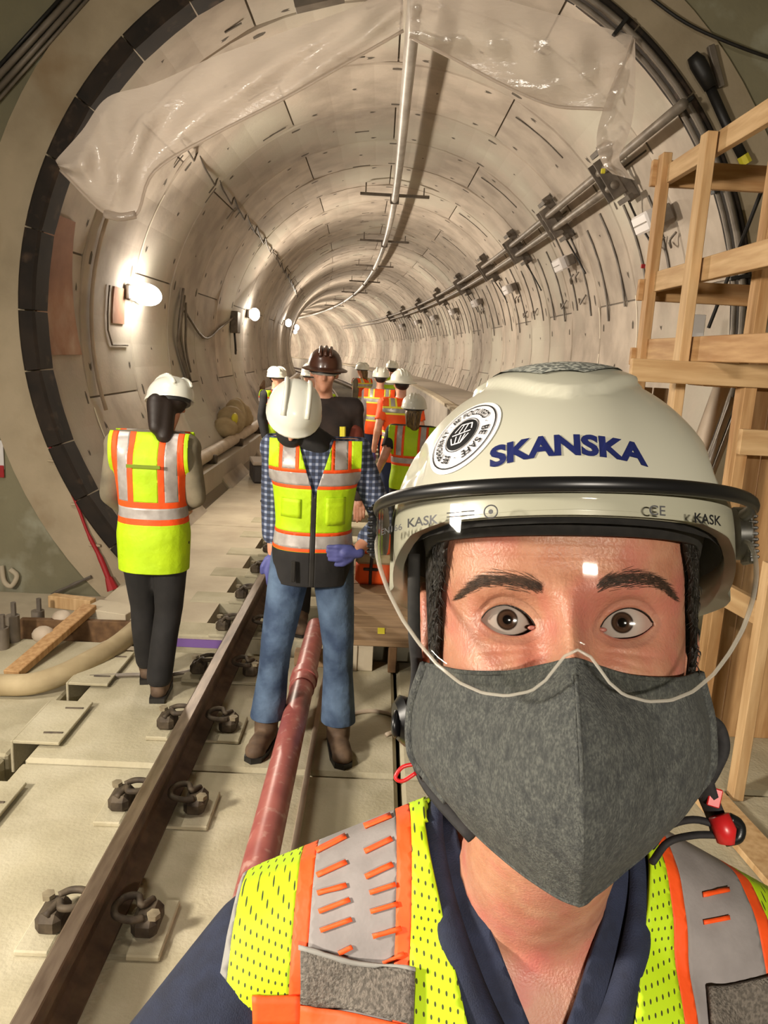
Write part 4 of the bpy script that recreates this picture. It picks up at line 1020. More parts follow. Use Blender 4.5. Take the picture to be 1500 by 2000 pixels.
def person(label, loc, rz, J, trousers, top=None, sleeve=1.0, vest=None, boots=BOOT, hat=('cap', WHITEH), glove=None, hair=None, voxel=.013, w=1.0, skin=SKIN, hands=(1, 1), group=None, curl=.5, d=1.0, tophem=.86):
    e = empty('person', loc, rz); tag(e, label, 'person', group or 'people in hard hats and vests'); s = J['s']
    mb = MB(); torso(mb, J, 0, w, d=d); T, R3 = head_prims(mb, J)
    for k_ in 'RL': arm(mb, J, k_)
    legs(mb, J); bm_obj(blob(mb, voxel, 3), 'body', skin, e)
    mb = MB(); legs(mb, J, .014, .012); torso(mb, J, .012, w, low=.88, d=d); b = blob(mb, voxel, 3); cut(b, V3(0, 0, J['waist'].z + .02), V3(0, 0, 1)); cut(b, V3(0, 0, J.get('hemz', .085)), V3(0, 0, -1)); solid(bm_obj(b, 'trousers', trousers, e), .008)
    if top:
        mb = MB(); torso(mb, J, .016, w, low=tophem - .05, d=d)
        for k_ in 'RL': arm(mb, J, k_, .012, 0, max(sleeve - .5, 0) * 2 if sleeve > .5 else 0, sleeve > .5, .006)
        b = blob(mb, voxel, 3); cut(b, V3(0, 0, tophem * s), V3(0, 0, -1)); cut(b, J['neck'] + V3(0, 0, .02), V3(0, 0, 1))
        if sleeve <= .5:
            for k_ in 'RL': cut_local(b, J['sh' + k_].lerp(J['el' + k_], .62), (J['el' + k_] - J['sh' + k_]).normalized(), k_)
        solid(bm_obj(b, 'shirt', top, e), .008)
    if boots:
        for k_ in 'RL':
            bo, so = boot_mesh(J['ank' + k_], J['toe' + k_], s * 1.02); dz_ = J['ank' + k_].z - .09 * s
            o = bm_obj(blob(bo, .010, 2), 'boot', boots, e); o.location.z += dz_; so.build('sole', M['black'], o)
    for i, k_ in enumerate('RL'):
        if hands[i]:
            hm = hand_mesh(J['wr' + k_], (J['wr' + k_] - J['el' + k_]) if 'hd' + k_ not in J else J['hd' + k_], -1 if k_ == 'R' else 1, s, curl, .002 if glove else 0)
            bm_obj(blob(hm, .0055, 2), 'glove' if glove else 'hand', glove or skin, e)
    if hat: helmet(J, R3, T, hat[1], e, hat[0])
    if hair: hair(e, J, T, R3)
    if vest: vest(e, J)
    return e, T, R3
def cut_local(b, p, n_, side):
    sel = [f for f in b.faces if (f.calc_center_median().x > .1 if side == 'L' else f.calc_center_median().x < -.1)]
    bmesh.ops.delete(b, geom=[f for f in sel if (f.calc_center_median() - p).dot(n_) > 0], context='FACES')
def long_hair(m, length=.20, w=.07, dark=True, off=(0, 0, 0)):
    def f(e, J, T, R3):
        s = J['s']; mb = MB(); o_ = V3(*off)
        mb.ell(T(0, .022, .025), (.084 * s, .098 * s, .088 * s), R3)
        mb.cap(T(-.02, .075, -.03) + o_, T(-.02, .09, -.03 - length) + o_, w * s, w * .75 * s); mb.cap(T(.025, .07, -.03) + o_, T(.03, .085, -.01 - length * .9) + o_, w * s * .9, w * .6 * s)
        b = blob(mb, .011, 3); cut(b, T(0, -.035, 0), R3 @ V3(0, -1, 0)); bm_obj(b, 'hair', m, e)
    return f
def short_hair(m):
    def f(e, J, T, R3):
        s = J['s']; b = blob(MB().ell(T(0, .026, .012), (.081 * s, .094 * s, .085 * s), R3), .011, 1); cut(b, T(0, -.02, 0), R3 @ V3(0, -1, 0)); bm_obj(b, 'hair', m, e)
    return f
def V(base, tape, trim, h, v, vlow, hem, **k_):
    st_ = dict(h=h, v=v, vlow=vlow); st_['tape'] = k_.pop('tw', .05); st_['trim'] = k_.pop('ow', .085); st_['zip'] = k_.pop('zip', False)
    return lambda e, J: vest_build(J, e, base, tape, trim, st_, hem, **k_)

# -- woman at left, seen from behind, head turned down to the right
Jp = skeleton(1.71, hrot=(.42, .10, 0), headyaw=0)
Jp['head'] = V3(-.07, -.055, 1.60); Jp['neck'] = V3(-.03, .0, 1.45); Jp['elL'] = V3(.235, -.02, 1.12); Jp['wrL'] = V3(.19, -.20, .99); Jp['elR'] = V3(-.22, .0, 1.13); Jp['wrR'] = V3(-.12, -.22, 1.05)
Jp['ankR'] = V3(-.03, .03, .09); Jp['kneeR'] = V3(-.07, -.02, .49); Jp['ankL'] = V3(.10, -.20, .09); Jp['kneeL'] = V3(.09, -.10, .50); Jp['toeL'] = V3(.2, -1, 0); Jp['toeR'] = V3(.1, -1, 0)
Jp['hrot'] = (.25, -.22, .75)
p1 = person('woman in lime vest, grey sleeves and black trousers seen from behind at left', (-1.16, 3.98, 0), math.radians(180), Jp, BLACKC, KHAKI, 1.0,
       V(LIME, SILV, ORNG, (1.055, 1.056), .125, 1.06, .735, back=True, vneck=.05, g=.036, w=.95, tw=.058, ow=.120), BOOT, ('climb', WHITEH), None, long_hair(HAIRD, .17, .060, True, (.07, .025, .02)), w=.90, hands=(1, 1), tophem=.80)
# faint lettering band on her back
MB().box((.0, .178, 1.305), (.17, .004, .018), None, .001).build('vest_lettering_band', mat('faded_print', srgb(120, 140, 30), .8), p1[0])
# -- man with hand on hip, head bowed
Jp = skeleton(1.80); Jp['chest'] = V3(0, -.01, 1.33); Jp['neck'] = V3(-.03, -.045, 1.50); Jp['head'] = V3(-.105, -.13, 1.625); Jp['hrot'] = (.72, .12, .08)
Jp['ankR'] = V3(-.195, -.06, .09); Jp['kneeR'] = V3(-.16, -.06, .51); Jp['ankL'] = V3(.155, -.10, .09); Jp['kneeL'] = V3(.14, -.05, .52); Jp['toeR'] = V3(-.25, -1, 0); Jp['toeL'] = V3(.12, -1, 0)
Jp['elL'] = V3(.345, .04, 1.115); Jp['wrL'] = V3(.20, -.13, 1.00); Jp['elR'] = V3(-.20, .09, 1.16); Jp['wrR'] = V3(-.19, .05, .93); Jp['hdL'] = V3(-1, -.15, -.02); Jp['hem'] = .028; Jp['hemz'] = .135
def p2vest(e, J):
    r_ = vest_build(J, e, LIME, SILV, ORNG, dict(h=(1.345, 1.045), v=.115, vlow=1.345, tape=.06, trim=.092, zip=True), .83, g=.034, vneck=.24, lower=.998, w=.95)
    bvv = BVHTree.FromPolygons([v.co for v in r_.data.vertices], [tuple(p.vertices) for p in r_.data.polygons])
    for x, z0_, z1_, nm_ in ((.10, 1.13, 1.24, 'chest_pocket'), (.10, 1.235, 1.262, 'pocket_flap'), (-.105, 1.16, 1.25, 'chest_pocket')):
        vs_ = []
        for i in range(7):
            for j in range(6):
                xx, zz = x - .045 + .09 * i / 6, z0_ + (z1_ - z0_) * j / 5; h = bvv.ray_cast(V3(xx, -1, zz), V3(0, 1, 0)); vs_.append((h[0] if h[0] else V3(xx, -.15, zz)) + V3(0, -.008, 0))
        solid(MB().add(vs_, [(i * 6 + j, (i + 1) * 6 + j, (i + 1) * 6 + j + 1, i * 6 + j + 1) for i in range(6) for j in range(5)]).build(nm_, LIME, r_, True, False), .006)
    MB().box((-.085, -.165, .91), (.02, .012, .10), None, .003).build('zip_pull', M['black'], r_)
    # collar scarf
    mb = MB(); mb.cap(V3(-.02, -.03, 1.47), V3(-.06, -.085, 1.545), .086, .078); mb.cap(V3(.06, -.03, 1.485), V3(-.01, -.06, 1.52), .05, .06); mb.cap(V3(.02, -.09, 1.47), V3(-.03, -.10, 1.52), .05, .06)
    bm_obj(blob(mb, .012, 3), 'scarf', BLACKC, e)
p2, T2, R2 = person('man in lime vest and jeans, head bowed, gloved hand on hip', (-.285, 3.60, 0), math.radians(4), Jp, DENIM, PLAID, .78, p2vest, BOOT, ('climb', WHITEH), GLOVEB, short_hair(HAIRD), voxel=.011, tophem=.84)
mb = MB(); mb.ell(T2(0, -.045, -.06), (.070, .070, .070), R2); b = blob(mb, .009, 2); cut(b, T2(0, 0, -.015), R2 @ V3(0, .1, 1)); bm_obj(b, 'face_mask', BLACKC, p2)
# -- tall man in a brown hard hat
Jp = skeleton(1.90); Jp['hrot'] = (.05, .04, -.12)
p3, T3, R3_ = person('tall man in a brown full-brim hard hat facing the camera behind the bowed man', (-.37, 5.15, 0), math.radians(10), Jp, BLACKC, mat('dark_brown_jacket', srgb(58, 46, 42), .85, srgb(40, 32, 30), 8, coords='obj'), 1.0, None, BOOT, ('brown', BROWNH), None, short_hair(HAIRD), group='people in hard hats and vests')
g_ = MB(); g_.tube([T3(.078 * math.sin(t), -.098 * math.cos(t) * .98 + .0, .006) for t in np.linspace(-1.25, 1.25, 11)], .014, 6, sy=1.3)
g_.build('safety_glasses', mat('glasses_lens', srgb(190, 190, 186), .12, metal=.5), p3, smooth=True)
for sx in (-1, 1): MB().tube([p3.matrix_basis.to_3x3().inverted() @ V3(0, 0, 0) + V3(sx * .115, -.165, 1.44), V3(sx * .12, -.168, 1.30), V3(sx * .11, -.165, 1.16)], .02, 6).build('harness_strap', PALEY if sx > 0 else SILV, p3)
MB().cap((.20, -.02, 1.38), (.205, -.03, 1.16), .075, .065).build('red_sleeve_patch', mat('rust_red_cloth', srgb(120, 54, 40), .8), p3, smooth=True)
# -- others further in
def walker(label, loc, rz, h, vcol, tape, trim, trou, hat, top=GREYC, hair=None, sleeve=1.0, hem=.80, hh=(1.36, 1.10), glove=None, voxel=.016, **ov):
    J = skeleton(h, **ov); s = J['s']
    return person(label, loc, rz, J, trou, top, sleeve, V(vcol, tape, trim, (hh[0] * s, hh[1] * s), .11, hh[0] * s, hem, g=.03, vneck=.06 if abs(rz) > 1.5 else .18, voxel=voxel, tw=.045, ow=.085), BOOT, hat, glove, hair or short_hair(HAIRD), voxel=voxel)
PI = math.pi
walker('person in lime vest and white helmet half hidden behind the bowed man', tun(9.6, -1.30, 0), .9, 1.66, LIME, SILV, ORNG, BLACKC, ('climb', WHITEH), BLACKC)
walker('person in lime vest mostly hidden behind the brown hard hat', tun(7.6, -.68, 0), .4, 1.77, LIME, SILV, PALEY, BLACKC, ('cap', WHITEH), KHAKI)
walker('stocky man in orange vest with two pale bands walking away along the track', tun(10.6, -.02, 0), PI - .06, 1.70, ORNG, SILV, PALEY, NAVY, ('climb', WHITEH), GREYC, hem=.83, hh=(1.33, 1.08))
walker('farthest person in orange vest, turned sideways left of the stocky man', tun(14.6, -.34, 0), PI + .9, 1.70, ORNG, SILV, PALEY, GREYC, ('climb', WHITEH), KHAKI, long_hair(HAIRB, .14, .05), elR=V3(-.26, -.12, 1.16), wrR=V3(-.30, -.30, 1.0))
walker('far person in lime vest and white helmet behind the stocky man', tun(14.8, .22, 0), PI, 1.76, LIME, SILV, LIME, NAVY, ('climb', WHITEH), NAVY)
walker('person in white full-brim hat and orange vest with bare forearm', tun(8.15, .20, 0), PI + .25, 1.73, ORNG, SILV, PALEY, NAVY, ('full', WHITEH), ORNG, None, .5, glove=GLOVEB, elL=V3(.25, .06, 1.13), wrL=V3(.27, .0, .88), elR=V3(-.24, .05, 1.13), wrR=V3(-.25, -.05, .9))
walker('woman in lime and orange vest, black sleeve and dark glove beside the white helmet', tun(6.5, .27, 0), PI - .12, 1.57, LIME, SILV, ORNG, BLACKC, ('cap', WHITEH), BLACKC, long_hair(HAIRB, .13, .06), .5, hem=.80, hh=(1.17, 1.168), glove=GLOVEK, voxel=.014, elL=V3(.225, .09, 1.06), wrL=V3(.30, .0, .87))
# ------------------------------------------------------------------ the masked person in front
FG = empty('person', (.143, .56, -.030)); tag(FG, 'person in front in white helmet, clear visor, grey mask and lime orange vest', 'person', 'people in hard hats and vests')
HO = V3(.1069, .3942, 1.7839); HX = V3(.9864, -.1467, .0743).normalized(); HY = V3(.1630, .9312, -.3260).normalized(); HZ = HX.cross(HY).normalized(); HY = HZ.cross(HX).normalized()
def hw(x, y, z): return HO + HX * x + HY * y + HZ * z
def hwv(p): return hw(p[0], p[1], p[2])
HM = Matrix((HX, HY, HZ)).transposed().to_4x4(); HM.translation = HO
def hmesh(mb, name, m, parent=FG, smooth=True, fix=True):
    """build a head-space mesh; object origin at the head so object coordinates follow the head"""
    o = mb.build(name, m, None, smooth, fix); o.parent = parent
    if parent is FG: o.matrix_parent_inverse = Matrix.Translation(-FG.location); o.matrix_basis = HM.copy()
    return o
def grid(fn, us, vs, closed=False):
    nu, nv = len(us), len(vs); pts = [fn(u, v) for u in us for v in vs]; fs = []
    for i in range(nu if closed else nu - 1):
        for j in range(nv - 1):
            a, b = i, (i + 1) % nu; fs.append((a * nv + j, b * nv + j, b * nv + j + 1, a * nv + j + 1))
    return MB().add(pts, fs)
sst = lambda a, b, x: (lambda t: t * t * (3 - 2 * t))(min(1, max(0, (x - a) / (b - a))))
lerpk = lambda ks, x: float(np.interp(x, [k_[0] for k_ in ks], [k_[1] for k_ in ks]))
# ---- materials
FSKIN = mat('face_skin', srgb(198, 146, 120), .42, srgb(178, 118, 94), 60, lo=.3, hi=.7, detail=8, sss=.18, coords='obj', bump=.16, bscale=520, col3=srgb(196, 116, 104), scale3=26, lo3=.46, hi3=.72)
MASK = mat('heather_grey_cloth', srgb(66, 68, 66), .95, srgb(98, 100, 94), 900, detail=4, lo=.38, hi=.68, coords='obj', bump=.4, bscale=1100, col3=srgb(54, 56, 56), scale3=240, lo3=.42, hi3=.75, stretch=(1, 1, .6))
FHELM = mat('pearl_white_shell', srgb(182, 180, 163), .30, coat=.3, coords='obj')
FNAVY = mat('navy_polo', srgb(34, 42, 66), .85, srgb(26, 32, 52), 60, coords='obj', bump=.25, bscale=900)
NAVYINK = mat('navy_print', srgb(26, 34, 84), .4); INK = mat('black_print', srgb(22, 22, 24), .5); GREYINK = mat('grey_print', srgb(70, 70, 72), .5)
FTAPE = mat('silver_reflective_tape', srgb(150, 144, 142), .75, srgb(138, 132, 130), 40, metal=0.0, coords='obj', bump=.05, bscale=300)
PKT = mat('grey_mesh_pocket', srgb(126, 118, 108), .7, srgb(96, 90, 82), 320, detail=1, lo=.4, hi=.6, coords='obj', bump=.5, bscale=500)
BIND = mat('grey_binding', srgb(150, 148, 142), .8)
FBLK = mat('black_plastic', srgb(18, 18, 19), .35); FSTRAP = mat('black_webbing', srgb(26, 25, 26), .8, srgb(38, 36, 36), 200, coords='obj'); FRED = mat('red_plastic', srgb(196, 34, 36), .35)
FHAIR = mat('head_hair', srgb(34, 27, 23), .5, srgb(20, 16, 14), 300, stretch=(1, 1, .15), coords='obj', bump=.5, bscale=600)
def dots(base, hole):
    m = mat('lime_mesh_fabric', base, .7); nt = m.node_tree; N = nt.nodes; L = nt.links; b = N['Principled BSDF']
    t = N.new('ShaderNodeTexCoord'); mp = N.new('ShaderNodeMapping'); mp.inputs['Scale'].default_value = (190, 1, 150); mp.inputs['Rotation'].default_value = (0, 0, 0); L.new(t.outputs['Object'], mp.inputs[0])
    s = N.new('ShaderNodeSeparateXYZ'); L.new(mp.outputs[0], s.inputs[0])
    def mth(op, a, b_=None):
        n_ = N.new('ShaderNodeMath'); n_.operation = op
        for i, q in enumerate((a, b_)):
            if q is None: continue
            if isinstance(q, (int, float)): n_.inputs[i].default_value = q
            else: L.new(q, n_.inputs[i])
        return n_.outputs[0]
    row = mth('FLOOR', s.outputs['Z']); off = mth('MULTIPLY', mth('MODULO', row, 2), .5)
    fx = mth('SUBTRACT', mth('FRACT', mth('ADD', s.outputs['X'], off)), .5); fz = mth('SUBTRACT', mth('FRACT', s.outputs['Z']), .5)
    d = mth('SQRT', mth('ADD', mth('POWER', mth('MULTIPLY', fx, 1.3), 2), mth('POWER', fz, 2)))
    st_ = mth('LESS_THAN', d, .19); x = N.new('ShaderNodeMix'); x.data_type = 'RGBA'; L.new(st_, x.inputs['Factor']); x.inputs[6].default_value = base; x.inputs[7].default_value = hole; L.new(x.outputs[2], b.inputs['Base Color']); return m
LMESH = dots(srgb(190, 226, 12), srgb(60, 66, 22))

# ---- head: one surface with brow, sockets, lids, nose and cheeks
EX = .0312; ER = .0134; EY = .0140; EW = .0146
def base_yx(th, z):
    k_ = [(-.13, .046), (-.10, .056), (-.06, .068), (-.02, .0735), (.02, .0755), (.06, .077), (.10, .074), (.13, .055), (.15, .02), (.155, .002)]
    a = lerpk(k_, z); f = a / .076
    bf = lerpk([(-.13, .055), (-.10, .082), (-.06, .090), (.0, .0905), (.04, .0935), (.07, .092), (.10, .080), (.13, .055), (.155, .004)], z)
    bb = .095 * f
    s_, c = math.sin(th), math.cos(th); e = 2 / 2.35
    x = a * math.copysign(abs(s_) ** e, s_); y = .075 - (bf if c > 0 else bb) * math.copysign(abs(c) ** e, c)
    return x, y, max(0, c)
def opening(x, sgn):
    """upper and lower lid curve of the eye at |x| -> (z_up, z_low) or None"""
    s_ = (sgn * x - EX) / EW
    if abs(s_) >= 1: return None
    return (-.0030 + .0016 * s_ + .0104 * (1 - s_ * s_) ** .66, -.0030 + .0016 * s_ - .0060 * (1 - abs(s_) ** 2.4))
def face_dy(x, z):
    ax = abs(x); g = lambda q, c, s_: math.exp(-((q - c) / s_) ** 2)
    d = 0.0
    d += -.0050 * g(z, .0175, .0085) * g(ax, .030, .028)                      # brow ridge
    d += -.0030 * g(z, .012, .012) * g(ax, 0, .012)                           # glabella
    d += .0118 * g(ax, .030, .0155) * g(z, .0005, .0125)                      # eye socket
    nz = lerpk([(-.075, 0), (-.056, .35), (-.047, .92), (-.037, 1.0), (-.025, .80), (-.010, .52), (.004, .28), (.015, .08), (.024, 0)], z)
    sg = lerpk([(-.05, .0135), (-.038, .0125), (-.02, .0080), (0, .0066), (.02, .009)], z)
    d += -.034 * nz * math.exp(-(ax / sg) ** 2)
    d += -.0060 * g(ax, .046, .020) * g(z, -.030, .015)                       # cheekbone
    d += -.0040 * g(ax, .024, .010) * g(z, -.024, .010) * .6
    d += .0035 * g(ax, .0175, .006) * g(z, -.008, .013)                        # tear trough
    d += -.0016 * g(ax, .031, .016) * g(z, -.0125, .0035)                     # lower lid bag
    d += .0009 * g(z, -.0165 - .10 * (ax - .031), .0012) * g(ax, .033, .014) + .0007 * g(z, -.0215 - .25 * (ax - .03), .0013) * g(ax, .030, .013)   # creases under the eye
    d += .0006 * (g(z, .0330, .0012) + g(z, .0400, .0012)) * g(ax, 0, .05)
    return d
def F(x, z, y, c):
    """final depth at a point of the face"""
    y2 = y + face_dy(x, z) * sst(0.05, .45, c)
    sgn = 1 if x > 0 else -1; dx = abs(x) - EX
    r2 = 1 - (dx / .0210) ** 2 - ((z + .0005) / .0172) ** 2
    if r2 > 0 and c > 0:
        yl = EY - (ER + .0011) * math.sqrt(r2); k_ = .0025          # lids hug the eyeball: smooth union
        h = max(0, min(1, .5 + .5 * (y2 - yl) / k_)); y2 = y2 * (1 - h) + yl * h - k_ * h * (1 - h)
    up = opening(max(-.0145 + EX, min(.0145 + EX, abs(x))) * sgn, sgn)
    if up and c > 0 and abs(dx) < .019: y2 += .0021 * math.exp(-((z - up[0] - .0040) / .0014) ** 2) * (1 - (dx / .019) ** 2)    # lid crease
    return y2
def solve_face(x, z):
    """depth of the face surface at x, z (front half)"""
    a = lerpk([(-.13, .046), (-.10, .056), (-.06, .068), (-.02, .0735), (.02, .0755), (.06, .077), (.10, .074), (.13, .055), (.15, .02), (.155, .002)], z)
    s_ = min(.999, abs(x) / a) ** (2.35 / 2); th = math.asin(s_) * (1 if x > 0 else -1); xx, y, c = base_yx(th, z); return F(x, z, y, c)
ths = list(np.concatenate([np.radians(np.arange(-180, -75, 7.5)), np.radians(np.linspace(-75, 75, 181)), np.radians(np.arange(82.5, 180, 7.5))]))
zs = list(np.concatenate([np.linspace(-.13, -.06, 12, endpoint=False), np.linspace(-.06, .05, 132, endpoint=False), np.linspace(.05, .155, 18)]))
def headpt(th, z):
    x, y, c = base_yx(th, z); return (x, F(x, z, y, c), z)
hd = grid(headpt, ths, zs, True); nz_ = len(zs); keep = []
for f in hd.f:
    cx = sum(hd.v[i][0] for i in f) / 4; cz = sum(hd.v[i][2] for i in f) / 4; cy_ = sum(hd.v[i][1] for i in f) / 4; o_ = opening(cx, 1 if cx > 0 else -1)
    if cy_ < .04 and o_ and o_[1] - .0016 < cz < o_[0] + .0016: continue
    keep.append(f)
hd.f = keep
hd.f.append(tuple(i * nz_ + nz_ - 1 for i in range(len(ths)))); hd.f.append(tuple(i * nz_ for i in range(len(ths)))[::-1])
for sgn in (-1, 1):     # lids: ring from the opening edge out onto the face
    K = 64; rows = []
    for off in (-.0016, 0.0, .0003, .0009, .0018, .0030, .0045):
        row = []
        for i in range(K):
            t = 2 * math.pi * i / K; s_ = math.cos(t) * .9985; zu = -.0030 + .0016 * s_ + .0104 * (1 - s_ * s_) ** .66; zl = -.0030 + .0016 * s_ - .0060 * (1 - abs(s_) ** 2.4)
            z = zu if math.sin(t) >= 0 else zl; x = EX + EW * s_; cx, cz = EX, -.001
            n_ = V3((x - cx) / EW, 0, (z - cz) / .009); n_.normalize(); o_ = max(off, 0)
            x2, z2 = x + n_.x * o_, z + n_.z * o_
            if off < 0: y = solve_face(sgn * x, z) + .0020
            else: y = solve_face(sgn * x2, z2) - .00012 - (.0003 if off > 0 and off < .002 else 0)
            row.append((sgn * x2, y, z2))
        rows.append(row)
    mb = MB().loft(rows, cap=False); hd.add(mb.v, mb.f)
for sgn in (-1, 1):     # ears
    mb = MB(); mb.ell((sgn * .0765, .089, -.014), (.009, .020, .034), Matrix.Rotation(sgn * .35, 3, 'Z'), 14, 12); mb.tube([(sgn * (.0805 + .003 * math.sin(t)), .092 + .017 * math.cos(t), -.010 + .030 * math.sin(t)) for t in np.linspace(-.8, 3.4, 14)], .005, 7); hd.add(mb.v, mb.f)
# neck, torso and arms in the same body mesh, in world space -> head space
Jf = skeleton(1.83); 
for sd, k_ in ((-1, 'R'), (1, 'L')): Jf['sh' + k_] = V3(sd * .20, .01, 1.43)
Jf['elR'] = V3(-.365, -.14, 1.285); Jf['wrR'] = V3(-.20, -.52, 1.52); Jf['elL'] = V3(.255, .05, 1.13); Jf['wrL'] = V3(.25, -.05, .88); Jf['neck'] = V3(0, 0, 1.52)
for k_ in 'RL': Jf['ank' + k_].z += .030; Jf['knee' + k_].z += .030
def ftorso(mb, g):
    secs = [(.90, .165, .115, 0), (1.0, .168, .118, 0), (1.13, .158, .115, 0), (1.27, .175, .125, 0), (1.38, .182, .128, .0), (1.445, .172, .112, .0), (1.49, .135, .088, .002), (1.525, .085, .066, .004), (1.55, .066, .060, .004)]
    mb.loft([ring((0, y, z), rx + g, ry + g, 28, e=2.2) for z, rx, ry, y in secs])
    for sd in (-1, 1):
        mb.cap((sd * .045, .008, 1.525), (sd * .20, .012, 1.43), .048 + g, .058 + g)
        mb.cap((sd * .185, .012, 1.41), (sd * .13, 0, 1.33), .075 + g * .8, .09 + g * .8)
mb = MB(); ftorso(mb, 0); mb.cap((0, .005, 1.50), (-.010, -.085, 1.665), .060, .056)
for k_ in 'RL': arm(mb, Jf, k_)
legs(mb, Jf); b = blob(mb, .010, 3)
b.verts.index_update(); inv = HM.inverted(); tv = [tuple(inv @ (v.co + FG.location)) for v in b.verts]; tfc = [[v.index for v in f.verts] for f in b.faces]; b.free(); hd.add(tv, tfc)
body = hmesh(hd, 'body', FSKIN)
# ---- eyes
BROWM = mat('brow_hair', srgb(84, 62, 50), .6, srgb(54, 40, 33), 300, coords='obj')
def eye_mat():
    m = mat('eye_surface', (1, 1, 1, 1), .08, coat=.8); nt = m.node_tree; N = nt.nodes; L = nt.links; b = N['Principled BSDF']
    t = N.new('ShaderNodeTexCoord'); s = N.new('ShaderNodeSeparateXYZ'); L.new(t.outputs['Object'], s.inputs[0]); cmb = N.new('ShaderNodeCombineXYZ'); L.new(s.outputs[0], cmb.inputs[0]); L.new(s.outputs[2], cmb.inputs[1])
    ln = N.new('ShaderNodeVectorMath'); ln.operation = 'LENGTH'; L.new(cmb.outputs[0], ln.inputs[0]); mr = N.new('ShaderNodeMapRange'); mr.inputs['From Max'].default_value = .0122; L.new(ln.outputs['Value'], mr.inputs['Value'])
    r = N.new('ShaderNodeValToRGB'); cr_ = r.color_ramp; cr_.elements[0].color = (.004, .003, .003, 1); cr_.elements[1].color = srgb(168, 140, 130); cr_.elements[1].position = 1
    for p_, c in ((.19, (.004, .003, .003, 1)), (.215, srgb(56, 40, 32)), (.34, srgb(74, 54, 42)), (.445, srgb(44, 32, 26)), (.50, srgb(176, 164, 158)), (.7, srgb(180, 164, 156))):
        e = cr_.elements.new(p_); e.color = c
    L.new(mr.outputs[0], r.inputs[0]); L.new(r.outputs[0], b.inputs['Base Color']); return m
EYEM = eye_mat()
for sgn in (-1, 1):
    mb = MB().ell((0, 0, 0), (.0200, ER, .0164), None, 32, 24); mb.ell((0, -.0048, 0), (.0088, .0092, .0088), None, 24, 16)
    o = hmesh(mb, 'eyeball', EYEM); d_ = (inv @ CAM) - V3(sgn * EX, EY, 0); q = d_.to_track_quat('-Y', 'Z').to_matrix().to_4x4(); o.matrix_basis = HM @ Matrix.Translation((sgn * EX * 1.005, EY, -.0003)) @ q
    pts = []
    for i in range(15):
        s_ = -.97 + 1.94 * i / 14; zu = -.0030 + .0016 * s_ + .0104 * (1 - s_ * s_) ** .66; x = EX + EW * s_; pts.append((sgn * x, solve_face(sgn * x, zu) - .0006, zu - .0001))
    hmesh(MB().tube(pts, .00032, 6), 'eyelashes', FHAIR); hmesh(MB().ell((sgn * (EX - EW + .0016), solve_face(sgn * (EX - EW + .0016), -.0044) + .0016, -.0044), (.0026, .0013, .0013), None, 10, 8), 'tear_duct', bpy.data.materials.get('lid_margin') or mat('lid_margin', srgb(166, 104, 94), .4))
    pts = [(p[0], p[1] + .0002, -.0030 + .0016 * ((abs(p[0]) - EX) / EW) - .0060 * (1 - abs((abs(p[0]) - EX) / EW) ** 2.4)) for p in pts]
    pts = [(p[0], solve_face(p[0], p[2]) + .0002, p[2]) for p in pts]
    hmesh(MB().tube(pts, .00035, 5), 'lid_margin', bpy.data.materials['lid_margin'])
    # brow: many short hairs
    rb = MB(); random.seed(21 + sgn)
    up_ = [(.013, .0165), (.020, .0190), (.030, .0210), (.040, .0218), (.048, .0190), (.0565, .0125)]
    for i in range(640):
        t = random.random(); x = .0135 + .0430 * t; zc = lerpk(up_, x) + (.0012 if sgn > 0 else -.0008); wd = lerpk([(0, .0022), (.15, .0034), (.5, .0034), (.8, .0022), (1, .0006)], t); z = zc + wd * max(-1.5, min(1.5, random.gauss(0, .62)))
        ang = lerpk([(0, .8), (.2, .35), (.6, .02), (1, -.40)], t) + random.uniform(-.25, .25); L_ = random.uniform(.0050, .0080); p0 = V3(sgn * x, solve_face(sgn * x, z) - .0002, z)
        x1, z1 = x + L_ * math.cos(ang), z + L_ * math.sin(ang) * .7; p1 = V3(sgn * x1, solve_face(sgn * x1, z1) - .0012, z1); pm = (p0 + p1) / 2 + V3(0, -.0007, 0)
        rb.tube([p0, pm, p1], [.00012, .00011, .00003], 3, False)
    hmesh(rb, 'eyebrow', BROWM)
# ---- hair at the temples and back
def hairpt(th, z):
    x, y, c = base_yx(th, z); k_ = 1.06 + .012 * math.sin(th * 40) ; return (x * k_ + 0, .075 + (y - .075) * (1.03 + .006 * math.sin(th * 57)), z)
for sgn in (-1, 1):
    us = np.radians(np.linspace(50, 182, 60)) * sgn; mb = MB(); rows = []
    for u in us:
        dg = abs(math.degrees(u)); zlow = lerpk([(50, .046), (55, .030), (60, .010), (64, -.006), (67, -.022), (70, -.030), (80, -.031), (88, -.012), (96, .004), (106, -.02), (120, -.055), (182, -.065)], dg)
        rows.append([hairpt(u, zlow + (.075 - zlow) * j / 14) for j in range(15)])
    for i in range(len(us) - 1):
        for j in range(14): mb.add([rows[i][j], rows[i + 1][j], rows[i + 1][j + 1], rows[i][j + 1]], [(0, 1, 2, 3)])
    o = solid(hmesh(mb, 'hair', FHAIR), .003)
    fz = MB(); random.seed(5)
    for i in range(150):
        z = random.uniform(-.024, .045); dg = lerpk([(-.026, 70), (-.006, 63.5), (.010, 60), (.030, 55), (.046, 51)], z) + random.uniform(0, 10); p = V3(*hairpt(math.radians(dg) * sgn, z)); q = p + V3(sgn * random.uniform(-.004, .003), random.uniform(-.004, .002), -random.uniform(.004, .010))
        fz.tube([p, (p + q) / 2 + V3(sgn * .0012, -.0008, 0), q], [.0004, .00035, .0001], 3, False)
    hmesh(fz, 'hair_strands', FHAIR)

